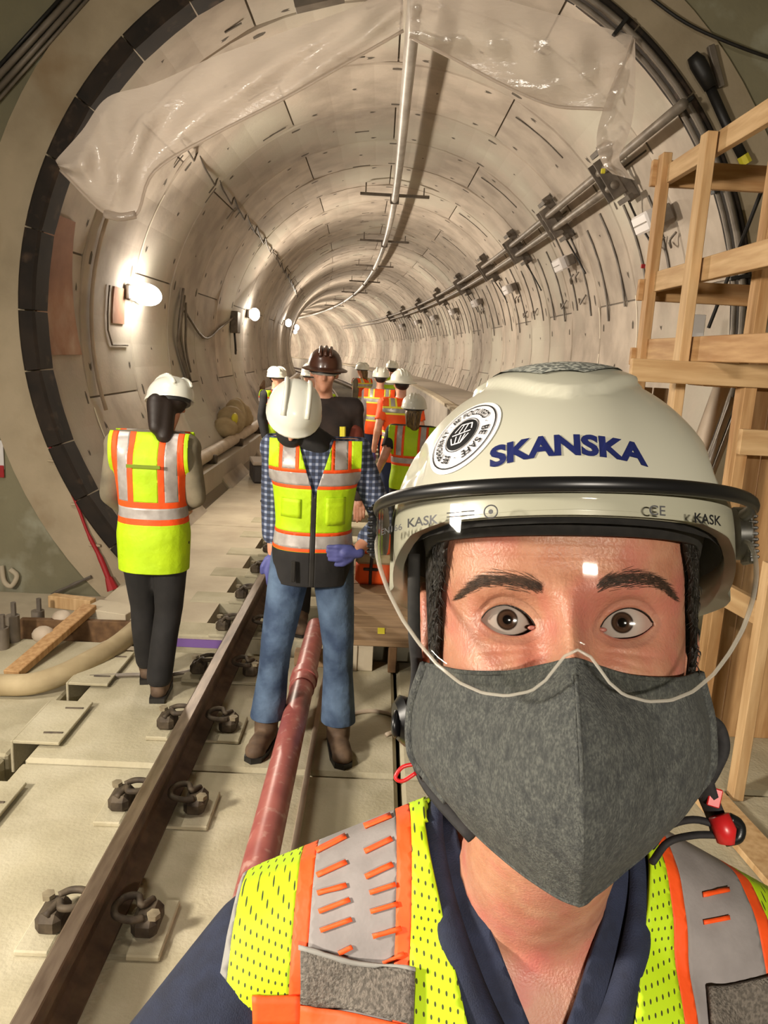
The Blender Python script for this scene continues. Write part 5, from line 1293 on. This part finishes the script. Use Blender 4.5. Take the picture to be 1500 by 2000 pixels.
# ---- mask
def tens(cols, nu, nv):
    C_ = [crv(c, nv) for c in cols]; n = len(C_[0]); rows = [crv([C_[k_][j] for k_ in range(len(C_))], nu) for j in range(n)]
    return rows
ml = lambda s: [[(s * .081, .044, -.0285), (s * .0905, .058, -.056), (s * .090, .058, -.082), (s * .080, .054, -.096), (s * .066, .044, -.108)],
     [(s * .058, -.002, -.0290), (s * .073, .012, -.055), (s * .074, .016, -.082), (s * .066, .018, -.100), (s * .052, .026, -.119)],
     [(s * .032, -.0185, -.0275), (s * .046, -.016, -.053), (s * .048, -.018, -.082), (s * .043, -.012, -.105), (s * .031, .008, -.131)],
     [(s * .0125, -.0325, -.0225), (s * .019, -.047, -.049), (s * .021, -.048, -.080), (s * .019, -.038, -.108), (s * .013, -.014, -.1365)]]
cen = [[(.0, -.0425, -.0190), (.0, -.060, -.046), (.001, -.0625, -.079), (.002, -.052, -.109), (.003, -.024, -.1395)]]
rows = tens([[(p[0] * (.975 if p[0] < 0 else .955), p[1], p[2] * (1 - .028 * max(0, (-p[2] - .08) / .06))) for p in c_] for c_ in ml(-1) + cen + ml(1)[::-1]], 8, 12); mb = MB(); nr, nc = len(rows), len(rows[0]); vs = []
for j, r_ in enumerate(rows):
    for i, p in enumerate(r_):
        u = (i / (nc - 1) - .5) * 2; v = j / (nr - 1); p = p.copy(); env = math.sin(math.pi * min(1, max(0, v)))
        p.y += env * (.0020 * math.sin(u * 13 + 1.2 + v * 1.5) + .0012 * math.sin(u * 27 + v * 4)) * (1 - abs(u) * .3) * sst(.06, .2, abs(u)) - .0015 * math.exp(-(u / .025) ** 2)
        p.y += .0012 * noise.noise(V3(u * 5, v * 6, 2.2)); vs.append(p)
mb.add(vs, [(j * nc + i, j * nc + i + 1, (j + 1) * nc + i + 1, (j + 1) * nc + i) for j in range(nr - 1) for i in range(nc - 1)])
mk = solid(hmesh(mb, 'face_mask', MASK), .002)
top = [vs[i] for i in range(nc)]; bot = [vs[(nr - 1) * nc + i] for i in range(nc)]
hmesh(MB().tube([p + V3(0, -.0008, 0) for p in top], .0014, 6), 'hem', MASK, mk); hmesh(MB().tube([p + V3(0, -.0008, 0) for p in bot], .0014, 6), 'hem', MASK, mk)
mi = nc // 2
hmesh(MB().tube([vs[j * nc + mi] + V3(0, -.0012, 0) for j in range(3, int(nr * .46))], .0011, 6), 'centre_seam', MASK, mk)
for s in (-1, 1):
    sd_ = [vs[j * nc + (0 if s < 0 else nc - 1)] for j in range(nr)]; hmesh(MB().tube([p + V3(s * .001, 0, 0) for p in sd_], .0035, 8), 'side_channel', MASK, mk)
    hmesh(MB().tube(crv([(s * .085, .058, -.052), (s * .089, .085, -.040), (s * .088, .105, -.015), (s * .087, .105, -.045), (s * .084, .07, -.095), (s * .076, .054, -.098)], 5), .0016, 6), 'ear_loop', FSTRAP, mk)
# cyan streak on the mask left out: lens flare, not print
# ---- helmet
HC_, HA, HB, HT = (.0, .082, .050), .1045, .137, .1090
def dome_y(x, z):
    q = 1 - ((z - HC_[2]) / HT) ** 2 - (x / HA) ** 2; return HC_[1] - HB * math.sqrt(max(q, 0))
def relief(x, y, z):
    d = 0.0
    if y < .16:
        # raised crown panel narrowing to a smile at the front
        zl = .1285 + .0000 * x; half = lerpk([(.116, .000), (.1215, .022), (.130, .034), (.143, .056), (.17, .085)], z)
        lip = sst(0, .008, half - abs(x)) * sst(.1210 - .005 * (1 - (x / .03) ** 2), .1238 - .005 * (1 - (x / .03) ** 2), z); d += .0046 * lip * sst(.160, .140, z)
    for sx in (-1, 1):
        dx, dz_ = (x - sx * .088) / .0075, (z - (.088 - .10 * (y - .03))) / .019
        if .0 < y < .085: d -= .0070 * sst(1.20, .85, math.hypot(dx * .9, dz_) if y < .085 else 9) * (1 if abs(x - sx * .088) < .02 else 0)
        # side shoulder step
        d += .0022 * sst(.075, .085, y) * sst(.125, .105, z)
        dx, dz_ = (x - sx * .050) / .011, (z - .1390 + .35 * (abs(x) - .05)) / .0035
        if y < .1: d -= .0040 * sst(1.3, .6, math.hypot(dx, dz_))
    return d
def hbot(th):   # lower edge height
    return lerpk([(0, .0530), (30, .0520), (55, .046), (75, .030), (95, .012), (125, .0), (180, -.004)], abs(math.degrees(th)))
def dome(th, v, inner=0.0):
    zb = hbot(th)
    if v < .16:
        t = v / .16; z = zb + (HC_[2] - zb) * t; r_ = 1.0; sx, sy = math.sin(th), math.cos(th); p = V3(HA * sx, HC_[1] - HB * sy, z); n_ = V3(sx, -sy, 0)
        if zb < .049: p.z = zb + (HC_[2] - zb) * t
    else:
        ph = (v - .16) / .84 * math.pi / 2; sx, sy, cz = math.sin(th), math.cos(th), math.cos(ph); p = V3(HA * sx * cz, HC_[1] - HB * sy * cz, HC_[2] + HT * math.sin(ph)); n_ = V3(sx * cz / HA, -sy * cz / HB, math.sin(ph) / HT).normalized()
    if inner: return p - n_ * inner
    return p + n_ * relief(p.x, p.y, p.z)
us = np.radians(np.arange(0, 360, 1.5)); us = [((u + math.pi) % (2 * math.pi)) - math.pi for u in us]
vv = list(np.linspace(0, .16, 6, endpoint=False)) + list(np.linspace(.16, .985, 84))
mb = grid(lambda u, v: dome(u, v), us, vv, True); nv_ = len(vv); mb.f.append(tuple(i * nv_ + nv_ - 1 for i in range(len(us))))
inn = grid(lambda u, v: dome(u, v, .006), us[::4], [0, .08, .16, .3, .5, .7, .9], True); n0 = len(mb.v); mb.add(inn.v, inn.f)
for i in range(len(us)):
    a = i * nv_; b2 = ((i + 1) % len(us)) * nv_; ia = n0 + (i // 4) * 7; ib = n0 + (((i + 1) // 4) % (len(us) // 4)) * 7
    mb.f.append((a, b2, ib, ia) if ia != ib else (a, b2, ia))
fh = hmesh(mb, 'helmet', FHELM, FG, True, False)
# inside headband, pads
mb = MB(); rr_ = []
for th in np.radians(np.linspace(-112, 112, 61)):
    row = []
    for z, o_ in ((.0415, .0035), (.0415, .0062), (.0620, .0095), (.0620, .004)):
        zz = z - .010 * sst(55, 100, abs(math.degrees(th))); x, y, c = base_yx(th, zz); k_ = 1 + o_ / .08; row.append((x * k_, .075 + (y + (-.0045 if c > .2 else 0) - .075) * k_, zz + (.0016 if z < .05 else 0)))
    rr_.append(row)
mb.loft(rr_); hmesh(mb, 'headband', FSTRAP, fh)
mb = MB(); mb.loft([[dome(th, .10, i_) + V3(0, 0, dz_) for th in np.radians(np.arange(-180, 180, 10))] for i_, dz_ in ((.007, -.004), (.012, .004), (.012, .03))], cap=False); hmesh(mb, 'foam_liner', FSTRAP, fh)
# crown vent mesh
mb = MB()
for i in range(13):
    for j in range(5): pass
M['ventmesh'] = mat('vent_mesh', srgb(104, 108, 104), .5, srgb(176, 178, 168), 420, detail=0, lo=.50, hi=.56, coords='obj')
def on_dome(x, z, off=.0): y = dome_y(x, z); n_ = V3(x / HA ** 2, (y - HC_[1]) / HB ** 2, (z - HC_[2]) / HT ** 2).normalized(); p = V3(x, y, z); return p + n_ * (relief(x, y, z) + off)
hmesh(grid(lambda u, v: on_dome(-.002 + .039 * u * (1 - .72 * (1 - v) ** 1.5), .1315 + .0190 * v - .0020 * u * u, .0012), np.linspace(-1, 1, 17), np.linspace(0, 1, 6)), 'vent_mesh', M['ventmesh'], fh)
# ---- lettering
def text_mesh(body, bold=.0):
    c = bpy.data.curves.new('t', 'FONT'); c.body = body; c.size = 1; c.offset = bold; c.resolution_u = 4; o = link(bpy.data.objects.new('t', c))
    dg = bpy.context.evaluated_depsgraph_get(); dg.update(); me = o.evaluated_get(dg).to_mesh(); vs = [v.co.copy() for v in me.vertices]; fs = [tuple(p.vertices) for p in me.polygons]; o.evaluated_get(dg).to_mesh_clear(); bpy.data.objects.remove(o)
    xs = [v.x for v in vs]; ys = [v.y for v in vs]; return [((v.x - min(xs)) / (max(xs) - min(xs)), (v.y - min(ys)) / (max(ys) - min(ys))) for v in vs], fs, (max(xs) - min(xs)) / (max(ys) - min(ys))
def text_obj(body, fn, name, m, parent, bold=.0):
    tv_, tf_, asp = text_mesh(body, bold); mb = MB().add([fn(u, v) for u, v in tv_], tf_); return hmesh(mb, name, m, parent, False, False)
text_obj('SKANSKA', lambda u, v: on_dome(-.0410 + .0770 * u, .0755 + .0120 * v + .0046 * (1 - ((u - .5) * 2) ** 2), .0005), 'helmet_lettering', NAVYINK, fh, .045)
# round sticker on the left brow of the helmet
def dome_hit(px, py):
    o_ = inv @ CAM; d_ = (inv.to_3x3() @ ray(px, py)).normalized(); best = None
    A = V3(1 / HA, 1 / HB, 1 / HT); oo = (o_ - V3(*HC_)); oo = V3(oo.x * A.x, oo.y * A.y, oo.z * A.z); dd = V3(d_.x * A.x, d_.y * A.y, d_.z * A.z)
    a, b_, c = dd.dot(dd), 2 * oo.dot(dd), oo.dot(oo) - 1; t = (-b_ - math.sqrt(b_ * b_ - 4 * a * c)) / (2 * a); return o_ + d_ * t
sc_ = dome_hit(903, 850); SN = V3((sc_.x - HC_[0]) / HA ** 2, (sc_.y - HC_[1]) / HB ** 2, (sc_.z - HC_[2]) / HT ** 2).normalized(); SU = (V3(0, 0, 1) - SN * SN.z).normalized(); SR = SU.cross(SN) * 1.0; SR = SN.cross(SU) * -1 if SN.cross(SU).x < 0 else SN.cross(SU)
def on_st(u, v, off=.0):
    u *= 1.13; v *= 1.13; p = sc_ + SR * u + SU * v; x, z = p.x, p.z
    q = p - V3(*HC_); k_ = 1 / math.sqrt((q.x / HA) ** 2 + (q.y / HB) ** 2 + (q.z / HT) ** 2); q = q * k_; n_ = V3(q.x / HA ** 2, q.y / HB ** 2, q.z / HT ** 2).normalized(); return V3(*HC_) + q + n_ * off
def disc(r0, r1, off, m, name, par, k_=48, e=1.0):
    rows_ = [[on_st(r_ * math.cos(t), r_ * math.sin(t), off) for t in (2 * math.pi * j / k_ for j in range(k_))] for r_ in np.linspace(max(r0, .0002), r1, 5)]
    return hmesh(MB().loft(rows_, cap=False), name, m, par, True)
stk = disc(0, .0228, .0006, M['white'], 'round_sticker', fh)
disc(.0196, .0203, .0010, INK, 'sticker_ring', stk); disc(0, .0096, .0010, INK, 'sticker_centre', stk); disc(.0102, .0106, .0010, INK, 'sticker_ring', stk)
def arc_text(body, a0, a1, r_, h_):
    text_obj(body, lambda u, v: on_st((r_ + h_ * v) * math.cos(math.radians(a0 + (a1 - a0) * u)), (r_ + h_ * v) * math.sin(math.radians(a0 + (a1 - a0) * u)), .0011), 'sticker_lettering', INK, stk, .012)
arc_text('BE FOCUSED', 140, 38, .0128, .0044); arc_text('BE SAFE', 12, -64, .0128, .0044); arc_text('BE PRESENT', -96, -204, .0128, .0044)
for a in (26, -80, -212): text_obj('.', lambda u, v: on_st(.0146 * math.cos(math.radians(a)) + .0007 * (u - .5), .0146 * math.sin(math.radians(a)) + .0007 * (v - .5), .0011), 'sticker_dot', INK, stk)
def sline(p, q, w_=.0004):
    d_ = V3(q[0] - p[0], q[1] - p[1], 0).normalized(); n_ = V3(-d_.y, d_.x, 0) * w_; hmesh(MB().add([on_st(p[0] + n_.x, p[1] + n_.y, .0014), on_st(p[0] - n_.x, p[1] - n_.y, .0014), on_st(q[0] - n_.x, q[1] - n_.y, .0014), on_st(q[0] + n_.x, q[1] + n_.y, .0014)], [(0, 1, 2, 3)]), 'sticker_line', M['white'], stk, False, False)
k_ = .001
for p, q in (((-6, -.4), (6, 1.2)), ((-5, 1.4), (-2.6, 6)), ((-2.6, 6), (4.6, 6.2)), ((4.6, 6.2), (6, 2.4)), ((-1.6, .6), (-.6, 5.6)), ((1.6, 1), (2.2, 5.8)), ((-6, -2), (-3.4, -6.2)), ((-3.4, -6.2), (2.6, -5.8)), ((2.6, -5.8), (5.6, -.6)), ((-2.4, -1.4), (-1.4, -5.6)), ((.8, -1), (1.0, -5.4)), ((3.4, -.6), (2.4, -5.2))):
    sline((p[0] * k_, p[1] * k_), (q[0] * k_, q[1] * k_))
# ---- visor
def glass():
    m = bpy.data.materials.new('clear_visor'); m.use_nodes = True; nt = m.node_tree; N = nt.nodes; L = nt.links; N.remove(N['Principled BSDF'])
    t = N.new('ShaderNodeBsdfTransparent'); t.inputs[0].default_value = (.955, .955, .94, 1); g = N.new('ShaderNodeBsdfGlossy'); g.inputs['Roughness'].default_value = .03
    f = N.new('ShaderNodeLayerWeight'); f.inputs[0].default_value = .5; pw = N.new('ShaderNodeMath'); pw.operation = 'POWER'; pw.inputs[1].default_value = 4.0; L.new(f.outputs['Facing'], pw.inputs[0])
    mr = N.new('ShaderNodeMapRange'); mr.inputs['To Min'].default_value = .022; mr.inputs['To Max'].default_value = .30; L.new(pw.outputs[0], mr.inputs['Value'])
    x = N.new('ShaderNodeMixShader'); L.new(mr.outputs[0], x.inputs[0]); L.new(t.outputs[0], x.inputs[1]); L.new(g.outputs[0], x.inputs[2]); L.new(x.outputs[0], N['Material Output'].inputs[0]); return m
VG = glass(); VE = bpy.data.materials.new('visor_edge'); VE.use_nodes = True
_nt = VE.node_tree; _t = _nt.nodes.new('ShaderNodeBsdfTransparent'); _t.inputs[0].default_value = (.9, .9, .88, 1); _x = _nt.nodes.new('ShaderNodeMixShader'); _x.inputs[0].default_value = .4
_nt.nodes['Principled BSDF'].inputs['Base Color'].default_value = srgb(214, 208, 196); _nt.nodes['Principled BSDF'].inputs['Roughness'].default_value = .12
_nt.links.new(_t.outputs[0], _x.inputs[1]); _nt.links.new(_nt.nodes['Principled BSDF'].outputs[0], _x.inputs[2]); _nt.links.new(_x.outputs[0], _nt.nodes['Material Output'].inputs[0])
VA, VB, VY = .1150, .1400, .078
def vbot(x):
    return lerpk([(0, -.0135), (.006, -.0165), (.010, -.0215), (.015, -.028), (.022, -.0335), (.034, -.0365), (.046, -.0360), (.058, -.0320), (.070, -.0240), (.080, -.0140), (.090, -.002), (.100, .014), (.108, .030), (.1130, .044), (.1150, .052)], abs(x))
def vtop(th): return .0615 + .004 * math.sin(abs(th)) ** 2
def vpt(th, t, off=0.0):
    s_, c = math.sin(th), math.cos(th); x = VA * s_; zt, zb = vtop(th), vbot(x); z = zt + (zb - zt) * t; k_ = 1 - .05 * max(0, (.05 - z) / .09) ** 1.5
    return V3(x * k_ + off * s_, VY - (VB * c) * k_ - off * c, z)
vth = list(np.radians(np.linspace(-93, 93, 125)))
vz = solid(hmesh(grid(lambda a, t: vpt(a, t), vth, np.linspace(0, 1, 17)), 'visor', VG), .0018)
hmesh(MB().tube([vpt(a, 1.0) for a in vth], [.0008 + .0008 * abs(math.sin(a)) ** 3 for a in vth], 8), 'visor_edge', VE, vz)
rim_ = [vpt(a, 0.0) + V3(0, 0, .0025) for a in vth]
hmesh(MB().tube([p + V3(0, .001, 0) for p in rim_], .0031, 10, sy=1.25), 'visor_rim', FBLK, vz)
for sx in (-1, 1):
    pv = MB(); pv.tube([(sx * .112, .086, .058), (sx * .1185, .086, .058)], .017, 18)
    hmesh(pv, 'visor_pivot', FBLK, vz, 40)
    kb = MB()
    for i in range(9): kb.box((sx * .1195, .078 + .0, .042 + .0036 * i), (.006, .016, .0020), None, .0006)
    hmesh(kb.box((sx * .1185, .080, .056), (.0045, .018, .036), None, .0015), 'visor_grip', FBLK, vz, False)
def on_vis(x, z, off=.0012):
    th = math.asin(max(-1, min(1, x / VA))); zt, zb = vtop(th), vbot(x); return vpt(th, (z - zt) / (zb - zt), off)
def vtext(body, x0, x1, z0, h_, m=GREYINK, b_=.01): text_obj(body, lambda u, v: on_vis(x0 + (x1 - x0) * u, z0 + h_ * v), 'visor_lettering', m, vz, b_)
vtext('KASK', -.0845, -.0665, .0475, .0050, INK, .02); vtext('KASK', .0560, .0715, .0480, .0050, INK, .02); vtext('CE', .0330, .0410, .0500, .0048)
vtext('EN166', -.104, -.088, .0470, .0036)
hmesh(MB().tube([on_vis(-.040 + .0032 * math.cos(t), .0515 + .0032 * math.sin(t)) for t in np.linspace(0, 6.283, 20, endpoint=False)], .00035, 5, closed=True), 'visor_symbol', GREYINK, vz)
hmesh(MB().add([on_vis(-.040 + .0012 * math.cos(t), .0515 + .0012 * math.sin(t)) for t in np.linspace(0, 6.283, 10, endpoint=False)], [tuple(range(10))]), 'visor_symbol', GREYINK, vz, False, False)
for z_ in (.0505, .0525): hmesh(MB().tube([on_vis(-.062 + .0035 * i, z_) for i in range(5)], .0003, 4), 'visor_symbol', GREYINK, vz)
# ---- chin strap, dial, loop, red clip
def strap(pts, wd, m, name, par=FG, th=.0016):
    p_ = crv(pts, 6); return hmesh(MB().tube(p_, wd, 8, sy=th / wd), name, m, par)
cs_ = hmesh(MB().tube(crv([(-.090, .062, .040), (-.0895, .060, .015), (-.089, .064, -.012), (-.088, .076, -.036), (-.091, .082, -.058)], 6), .0040, 8, sy=.5), 'chin_strap', FSTRAP)
hmesh(MB().tube(crv([(-.094, .082, -.062), (-.089, .082, -.085), (-.078, .070, -.105), (-.050, .05, -.128)], 6), .0045, 8, sy=.45), 'chin_strap', FSTRAP)
dl = MB(); dl.tube([(-.0925, .079, -.066), (-.097, .077, -.0665), (-.101, .0755, -.067)], [.0145, .0165, .012], 18); dk_ = hmesh(dl, 'strap_dial', FBLK, FG, 40)
hmesh(MB().ell((-.1005, .072, -.068), (.003, .010, .009), None, 12, 8), 'dial_cap', FBLK, dk_)
hmesh(MB().tube(crv([(-.084, .062, -.090), (-.094, .060, -.092), (-.0985, .060, -.0985), (-.094, .060, -.1005), (-.086, .061, -.0955)], 5), .0013, 7), 'red_loop', FRED)
hmesh(MB().tube(crv([(.086, .07, -.055), (.096, .078, -.062), (.099, .080, -.074), (.094, .080, -.086), (.088, .076, -.094)], 6), .0058, 8, sy=.7), 'chin_strap', FSTRAP)
hmesh(MB().tube(crv([(.086, .074, -.092), (.090, .078, -.104), (.095, .080, -.116), (.097, .080, -.124)], 6), .0072, 8, sy=.5), 'chin_strap', FSTRAP)
hmesh(MB().box((.0925, .0735, -.1025), (.0075, .002, .011), Matrix.Rotation(.25, 3, 'Y'), .0008), 'strap_logo', FRED, FG, False)
rc = hmesh(MB().tube([(.0935, .070, -.112), (.0965, .069, -.120), (.0968, .069, -.127)], [.0062, .0068, .0050], 10), 'red_clip', FRED)
hmesh(MB().tube(crv([(.100, .074, -.114), (.1065, .076, -.118), (.1055, .076, -.125), (.098, .074, -.127)], 5), .0035, 8), 'clip_button', FBLK, rc)
for dz_ in (0, -.009): hmesh(MB().tube(crv([(.094, .072, -.118 + dz_ * .6), (.080, .074, -.116 + dz_), (.066, .078, -.122 + dz_), (.055, .07, -.132 + dz_)], 5), .0032, 8, sy=.7), 'chin_strap', FSTRAP)
# ---- clothing (world space)
def wobj(b, name, m, parent=FG):
    return bm_obj(b, name, m, parent)
mb = MB(); ftorso(mb, .009); 
for k_ in 'RL': arm(mb, Jf, k_, .014, 0, .3, True)
mb.cap(Jf['shR'], Jf['shR'] + V3(-.03, -.02, -.02), .066, .062)
b = blob(mb, .0075, 3); cut(b, V3(0, 0, .93), V3(0, 0, -1)); 
e1 = Jf['elR'].lerp(Jf['wrR'], .22)
VB_ = 1.462
for sx in (-1, 1): cut(b, V3(0, 0, VB_), V3(1, 0, -sx * .56).normalized(), False)
cut(b, V3(0, 0, 1.575), V3(0, 0, 1))
bmesh.ops.delete(b, geom=[f for f in b.faces if (lambda c: c.y < .0 and c.z > VB_ and abs(c.x) < (c.z - VB_) * .56)(f.calc_center_median())], context='FACES')
sh_ = solid(wobj(b, 'polo_shirt', FNAVY), .004)
# collar leaves
for sx in (-1, 1):
    inner = crv([(sx * .012, .072, 1.580), (sx * .052, .056, 1.586), (sx * .074, .012, 1.582), (sx * .069, -.040, 1.552), (sx * .046, -.082, 1.505), (sx * .016, -.112, 1.462)], 7); outer = crv([(sx * .012, .086, 1.560), (sx * .064, .066, 1.568), (sx * .092, .012, 1.566), (sx * .087, -.045, 1.536), (sx * .066, -.090, 1.494), (sx * .040, -.120, 1.452)], 7)
    mb = MB(); n = len(inner)
    for i in range(n - 1):
        for j in range(4):
            f_ = lambda a, t: inner[a].lerp(outer[a], t) + V3(0, -.005 * math.sin(math.pi * t), .006 * math.sin(math.pi * t))
            mb.add([f_(i, j / 4), f_(i, (j + 1) / 4), f_(i + 1, (j + 1) / 4), f_(i + 1, j / 4)], [(0, 1, 2, 3)])
    me = mb.mesh('collar'); bb = bmesh.new(); bb.from_mesh(me); bmesh.ops.remove_doubles(bb, verts=bb.verts, dist=.0003); solid(bm_obj(bb, 'collar', FNAVY, sh_), .004)
# vest shell, cut along its panel lines and split into its panels
mb = MB(); ftorso(mb, .024)
for sd in (-1, 1): mb.cap((sd * .20, .012, 1.43), (sd * .215, .0, 1.40), .082, .080)
b = blob(mb, .0065, 4); cut(b, V3(0, 0, 1.0), V3(0, 0, -1)); cut(b, V3(0, 0, 1.592), V3(0, 0, 1))
XE = .246
for sx in (-1, 1): cut(b, V3(sx * XE, 0, 1.45), V3(sx, 0, .10).normalized())
xb = (.099, .1105, .176, .189, .238)
for sx in (-1, 1):
    for x in xb: cut(b, V3(sx * x, 0, 0), V3(1, 0, 0), False)
for z in (1.4865, 1.452, 1.40): cut(b, V3(0, 0, z), V3(0, 0, 1), False)
kv = .34; V0 = .052
for sx in (-1, 1): cut(b, V3(sx * V0, 0, 1.47), V3(1, 0, -sx * kv).normalized(), False)
for q in (-.0, ): cut(b, V3(0, q, 0), V3(0, 1, 0), False)
def vcls(c, n_):
    ax = abs(c.x); front = c.y < 0; vin = V0 + (c.z - 1.47) * kv
    if front and ax < max(vin, .02 if c.z > 1.3 else 0): return None
    if not front and c.z > 1.56 and ax < .085: return None
    sd = 'L' if c.x > 0 else 'R'
    if ax > xb[4]: return 'bind' + sd
    if 1.40 < c.z < 1.452: return 'oband' if front else 'tapeback'
    if xb[0] < ax < xb[1]: return 'trimin' + sd
    if xb[2] < ax < xb[3]: return 'trimout' + sd
    if xb[1] < ax < xb[2]: return 'tape' + sd
    if ax > xb[3]: return 'meshp' + sd
    return 'base'
nm = {'base': ('vest', LMESH), 'oband': ('orange_band', ORNG), 'tapeback': ('orange_band', ORNG)}
for sd in 'LR': nm.update({'bind' + sd: ('binding', BIND), 'trimin' + sd: ('orange_trim', ORNG), 'trimout' + sd: ('orange_trim', ORNG), 'tape' + sd: ('reflective_tape', FTAPE), 'meshp' + sd: ('mesh_panel', LMESH)})
b.verts.index_update(); me = bpy.data.meshes.new('tmpv'); b.to_mesh(me); bv = BVHTree.FromPolygons([v.co + FG.location for v in me.vertices], [tuple(p.vertices) for p in me.polygons])
fv = split_obj(b, vcls, nm, FG, 'base'); b.free()
for o in [fv] + list(fv.children): solid(o, .004)
def on_vest(px, py, off=.003):
    r_ = ray(px, py); h = bv.ray_cast(CAM, r_.normalized(), 3)
    if h[0] is None: return None
    n_ = h[1] if h[1].dot(r_) < 0 else -h[1]; return h[0] + n_ * off - FG.location
def dash(p, q, w_=4.5, name='orange_dash', m=None):
    d_ = V3(q[0] - p[0], q[1] - p[1], 0); n_ = V3(-d_.y, d_.x, 0).normalized() * w_; vs_ = []
    for i in range(6):
        t = i / 5
        for s_ in (-1, 1):
            h = on_vest(p[0] + d_.x * t + n_.x * s_, p[1] + d_.y * t + n_.y * s_, .0032)
            if h is None: return
            vs_.append(h)
    solid(MB().add(vs_, [(2 * i, 2 * i + 1, 2 * i + 3, 2 * i + 2) for i in range(5)]).build(name, m or ORNG, fv, True, False), .0012)
cvx = lambda x, y: (400 + x / 1.364, 1400 + y / 1.364)
for p, q in (((300, 365), (380, 325)), ((303, 428), (382, 392)), ((305, 474), (382, 452)), ((308, 520), (390, 488)), ((312, 570), (395, 540)), ((360, 628), (395, 610)), ((430, 365), (503, 330)), ((432, 430), (505, 396)), ((443, 470), (512, 447)), ((445, 520), (518, 498)), ((450, 582), (525, 560)), ((478, 655), (535, 630)), ((428, 300), (500, 270)), ((1310, 345), (1352, 338)), ((1318, 410), (1390, 398)), ((1320, 476), (1390, 465)), ((1322, 548), (1390, 535)), ((1445, 395), (1495, 380)), ((1450, 455), (1495, 445))):
    dash(cvx(*p), cvx(*q))
# pocket with a bound edge
def quad_on(px, name, m, n1=14, n2=6, off=.006):
    vs_ = []
    for i in range(n1 + 1):
        for j in range(n2 + 1):
            u, v = i / n1, j / n2; a = Vector(px[0]).lerp(Vector(px[1]), u); c = Vector(px[3]).lerp(Vector(px[2]), u); q = a.lerp(c, v); h = on_vest(q.x, q.y, off)
            if h is None: h = vs_[-1] if vs_ else V3(0, 0, 1.4)
            vs_.append(h)
    return solid(MB().add(vs_, [(i * (n2 + 1) + j, (i + 1) * (n2 + 1) + j, (i + 1) * (n2 + 1) + j + 1, i * (n2 + 1) + j + 1) for i in range(n1) for j in range(n2)]).build(name, m, fv, True, False), .003)
pk_ = quad_on([(594, 1850), (816, 1895), (812, 1998), (590, 1950)], 'chest_pocket', PKT)
quad_on([(592, 1846), (818, 1892), (818, 1900), (592, 1855)], 'pocket_binding', BIND, 14, 1, .008)
quad_on([(497, 1940), (590, 1938), (590, 1998), (497, 1998)], 'orange_band', ORNG, 8, 4, .005); quad_on([(590, 1955), (816, 2004), (816, 2040), (590, 2010)], 'orange_band', ORNG, 8, 4, .005)
quad_on([(1372, 1925), (1510, 1900), (1510, 2010), (1378, 2010)], 'chest_pocket', PKT)
# trousers and boots, below the picture
mb = MB(); legs(mb, Jf, .014, .012); ftorso(mb, .012); b = blob(mb, .014, 3); cut(b, V3(0, 0, 1.06), V3(0, 0, 1)); cut(b, V3(0, 0, .085), V3(0, 0, -1)); bm_obj(b, 'trousers', BLACKC, FG)
for k_ in 'RL':
    bo, so = boot_mesh(Jf['ank' + k_], Jf['toe' + k_], 1.05); o = bm_obj(blob(bo, .012, 2), 'boot', BOOT, FG); o.location.z += .030; so.build('sole', M['black'], o)
bm_obj(blob(hand_mesh(Jf['wrR'], Jf['wrR'] - Jf['elR'], -1, 1.02, .6), .006, 2), 'hand', FSKIN, FG); bm_obj(blob(hand_mesh(Jf['wrL'], V3(0, -.2, -1), 1, 1.02, .5), .006, 2), 'hand', FSKIN, FG)
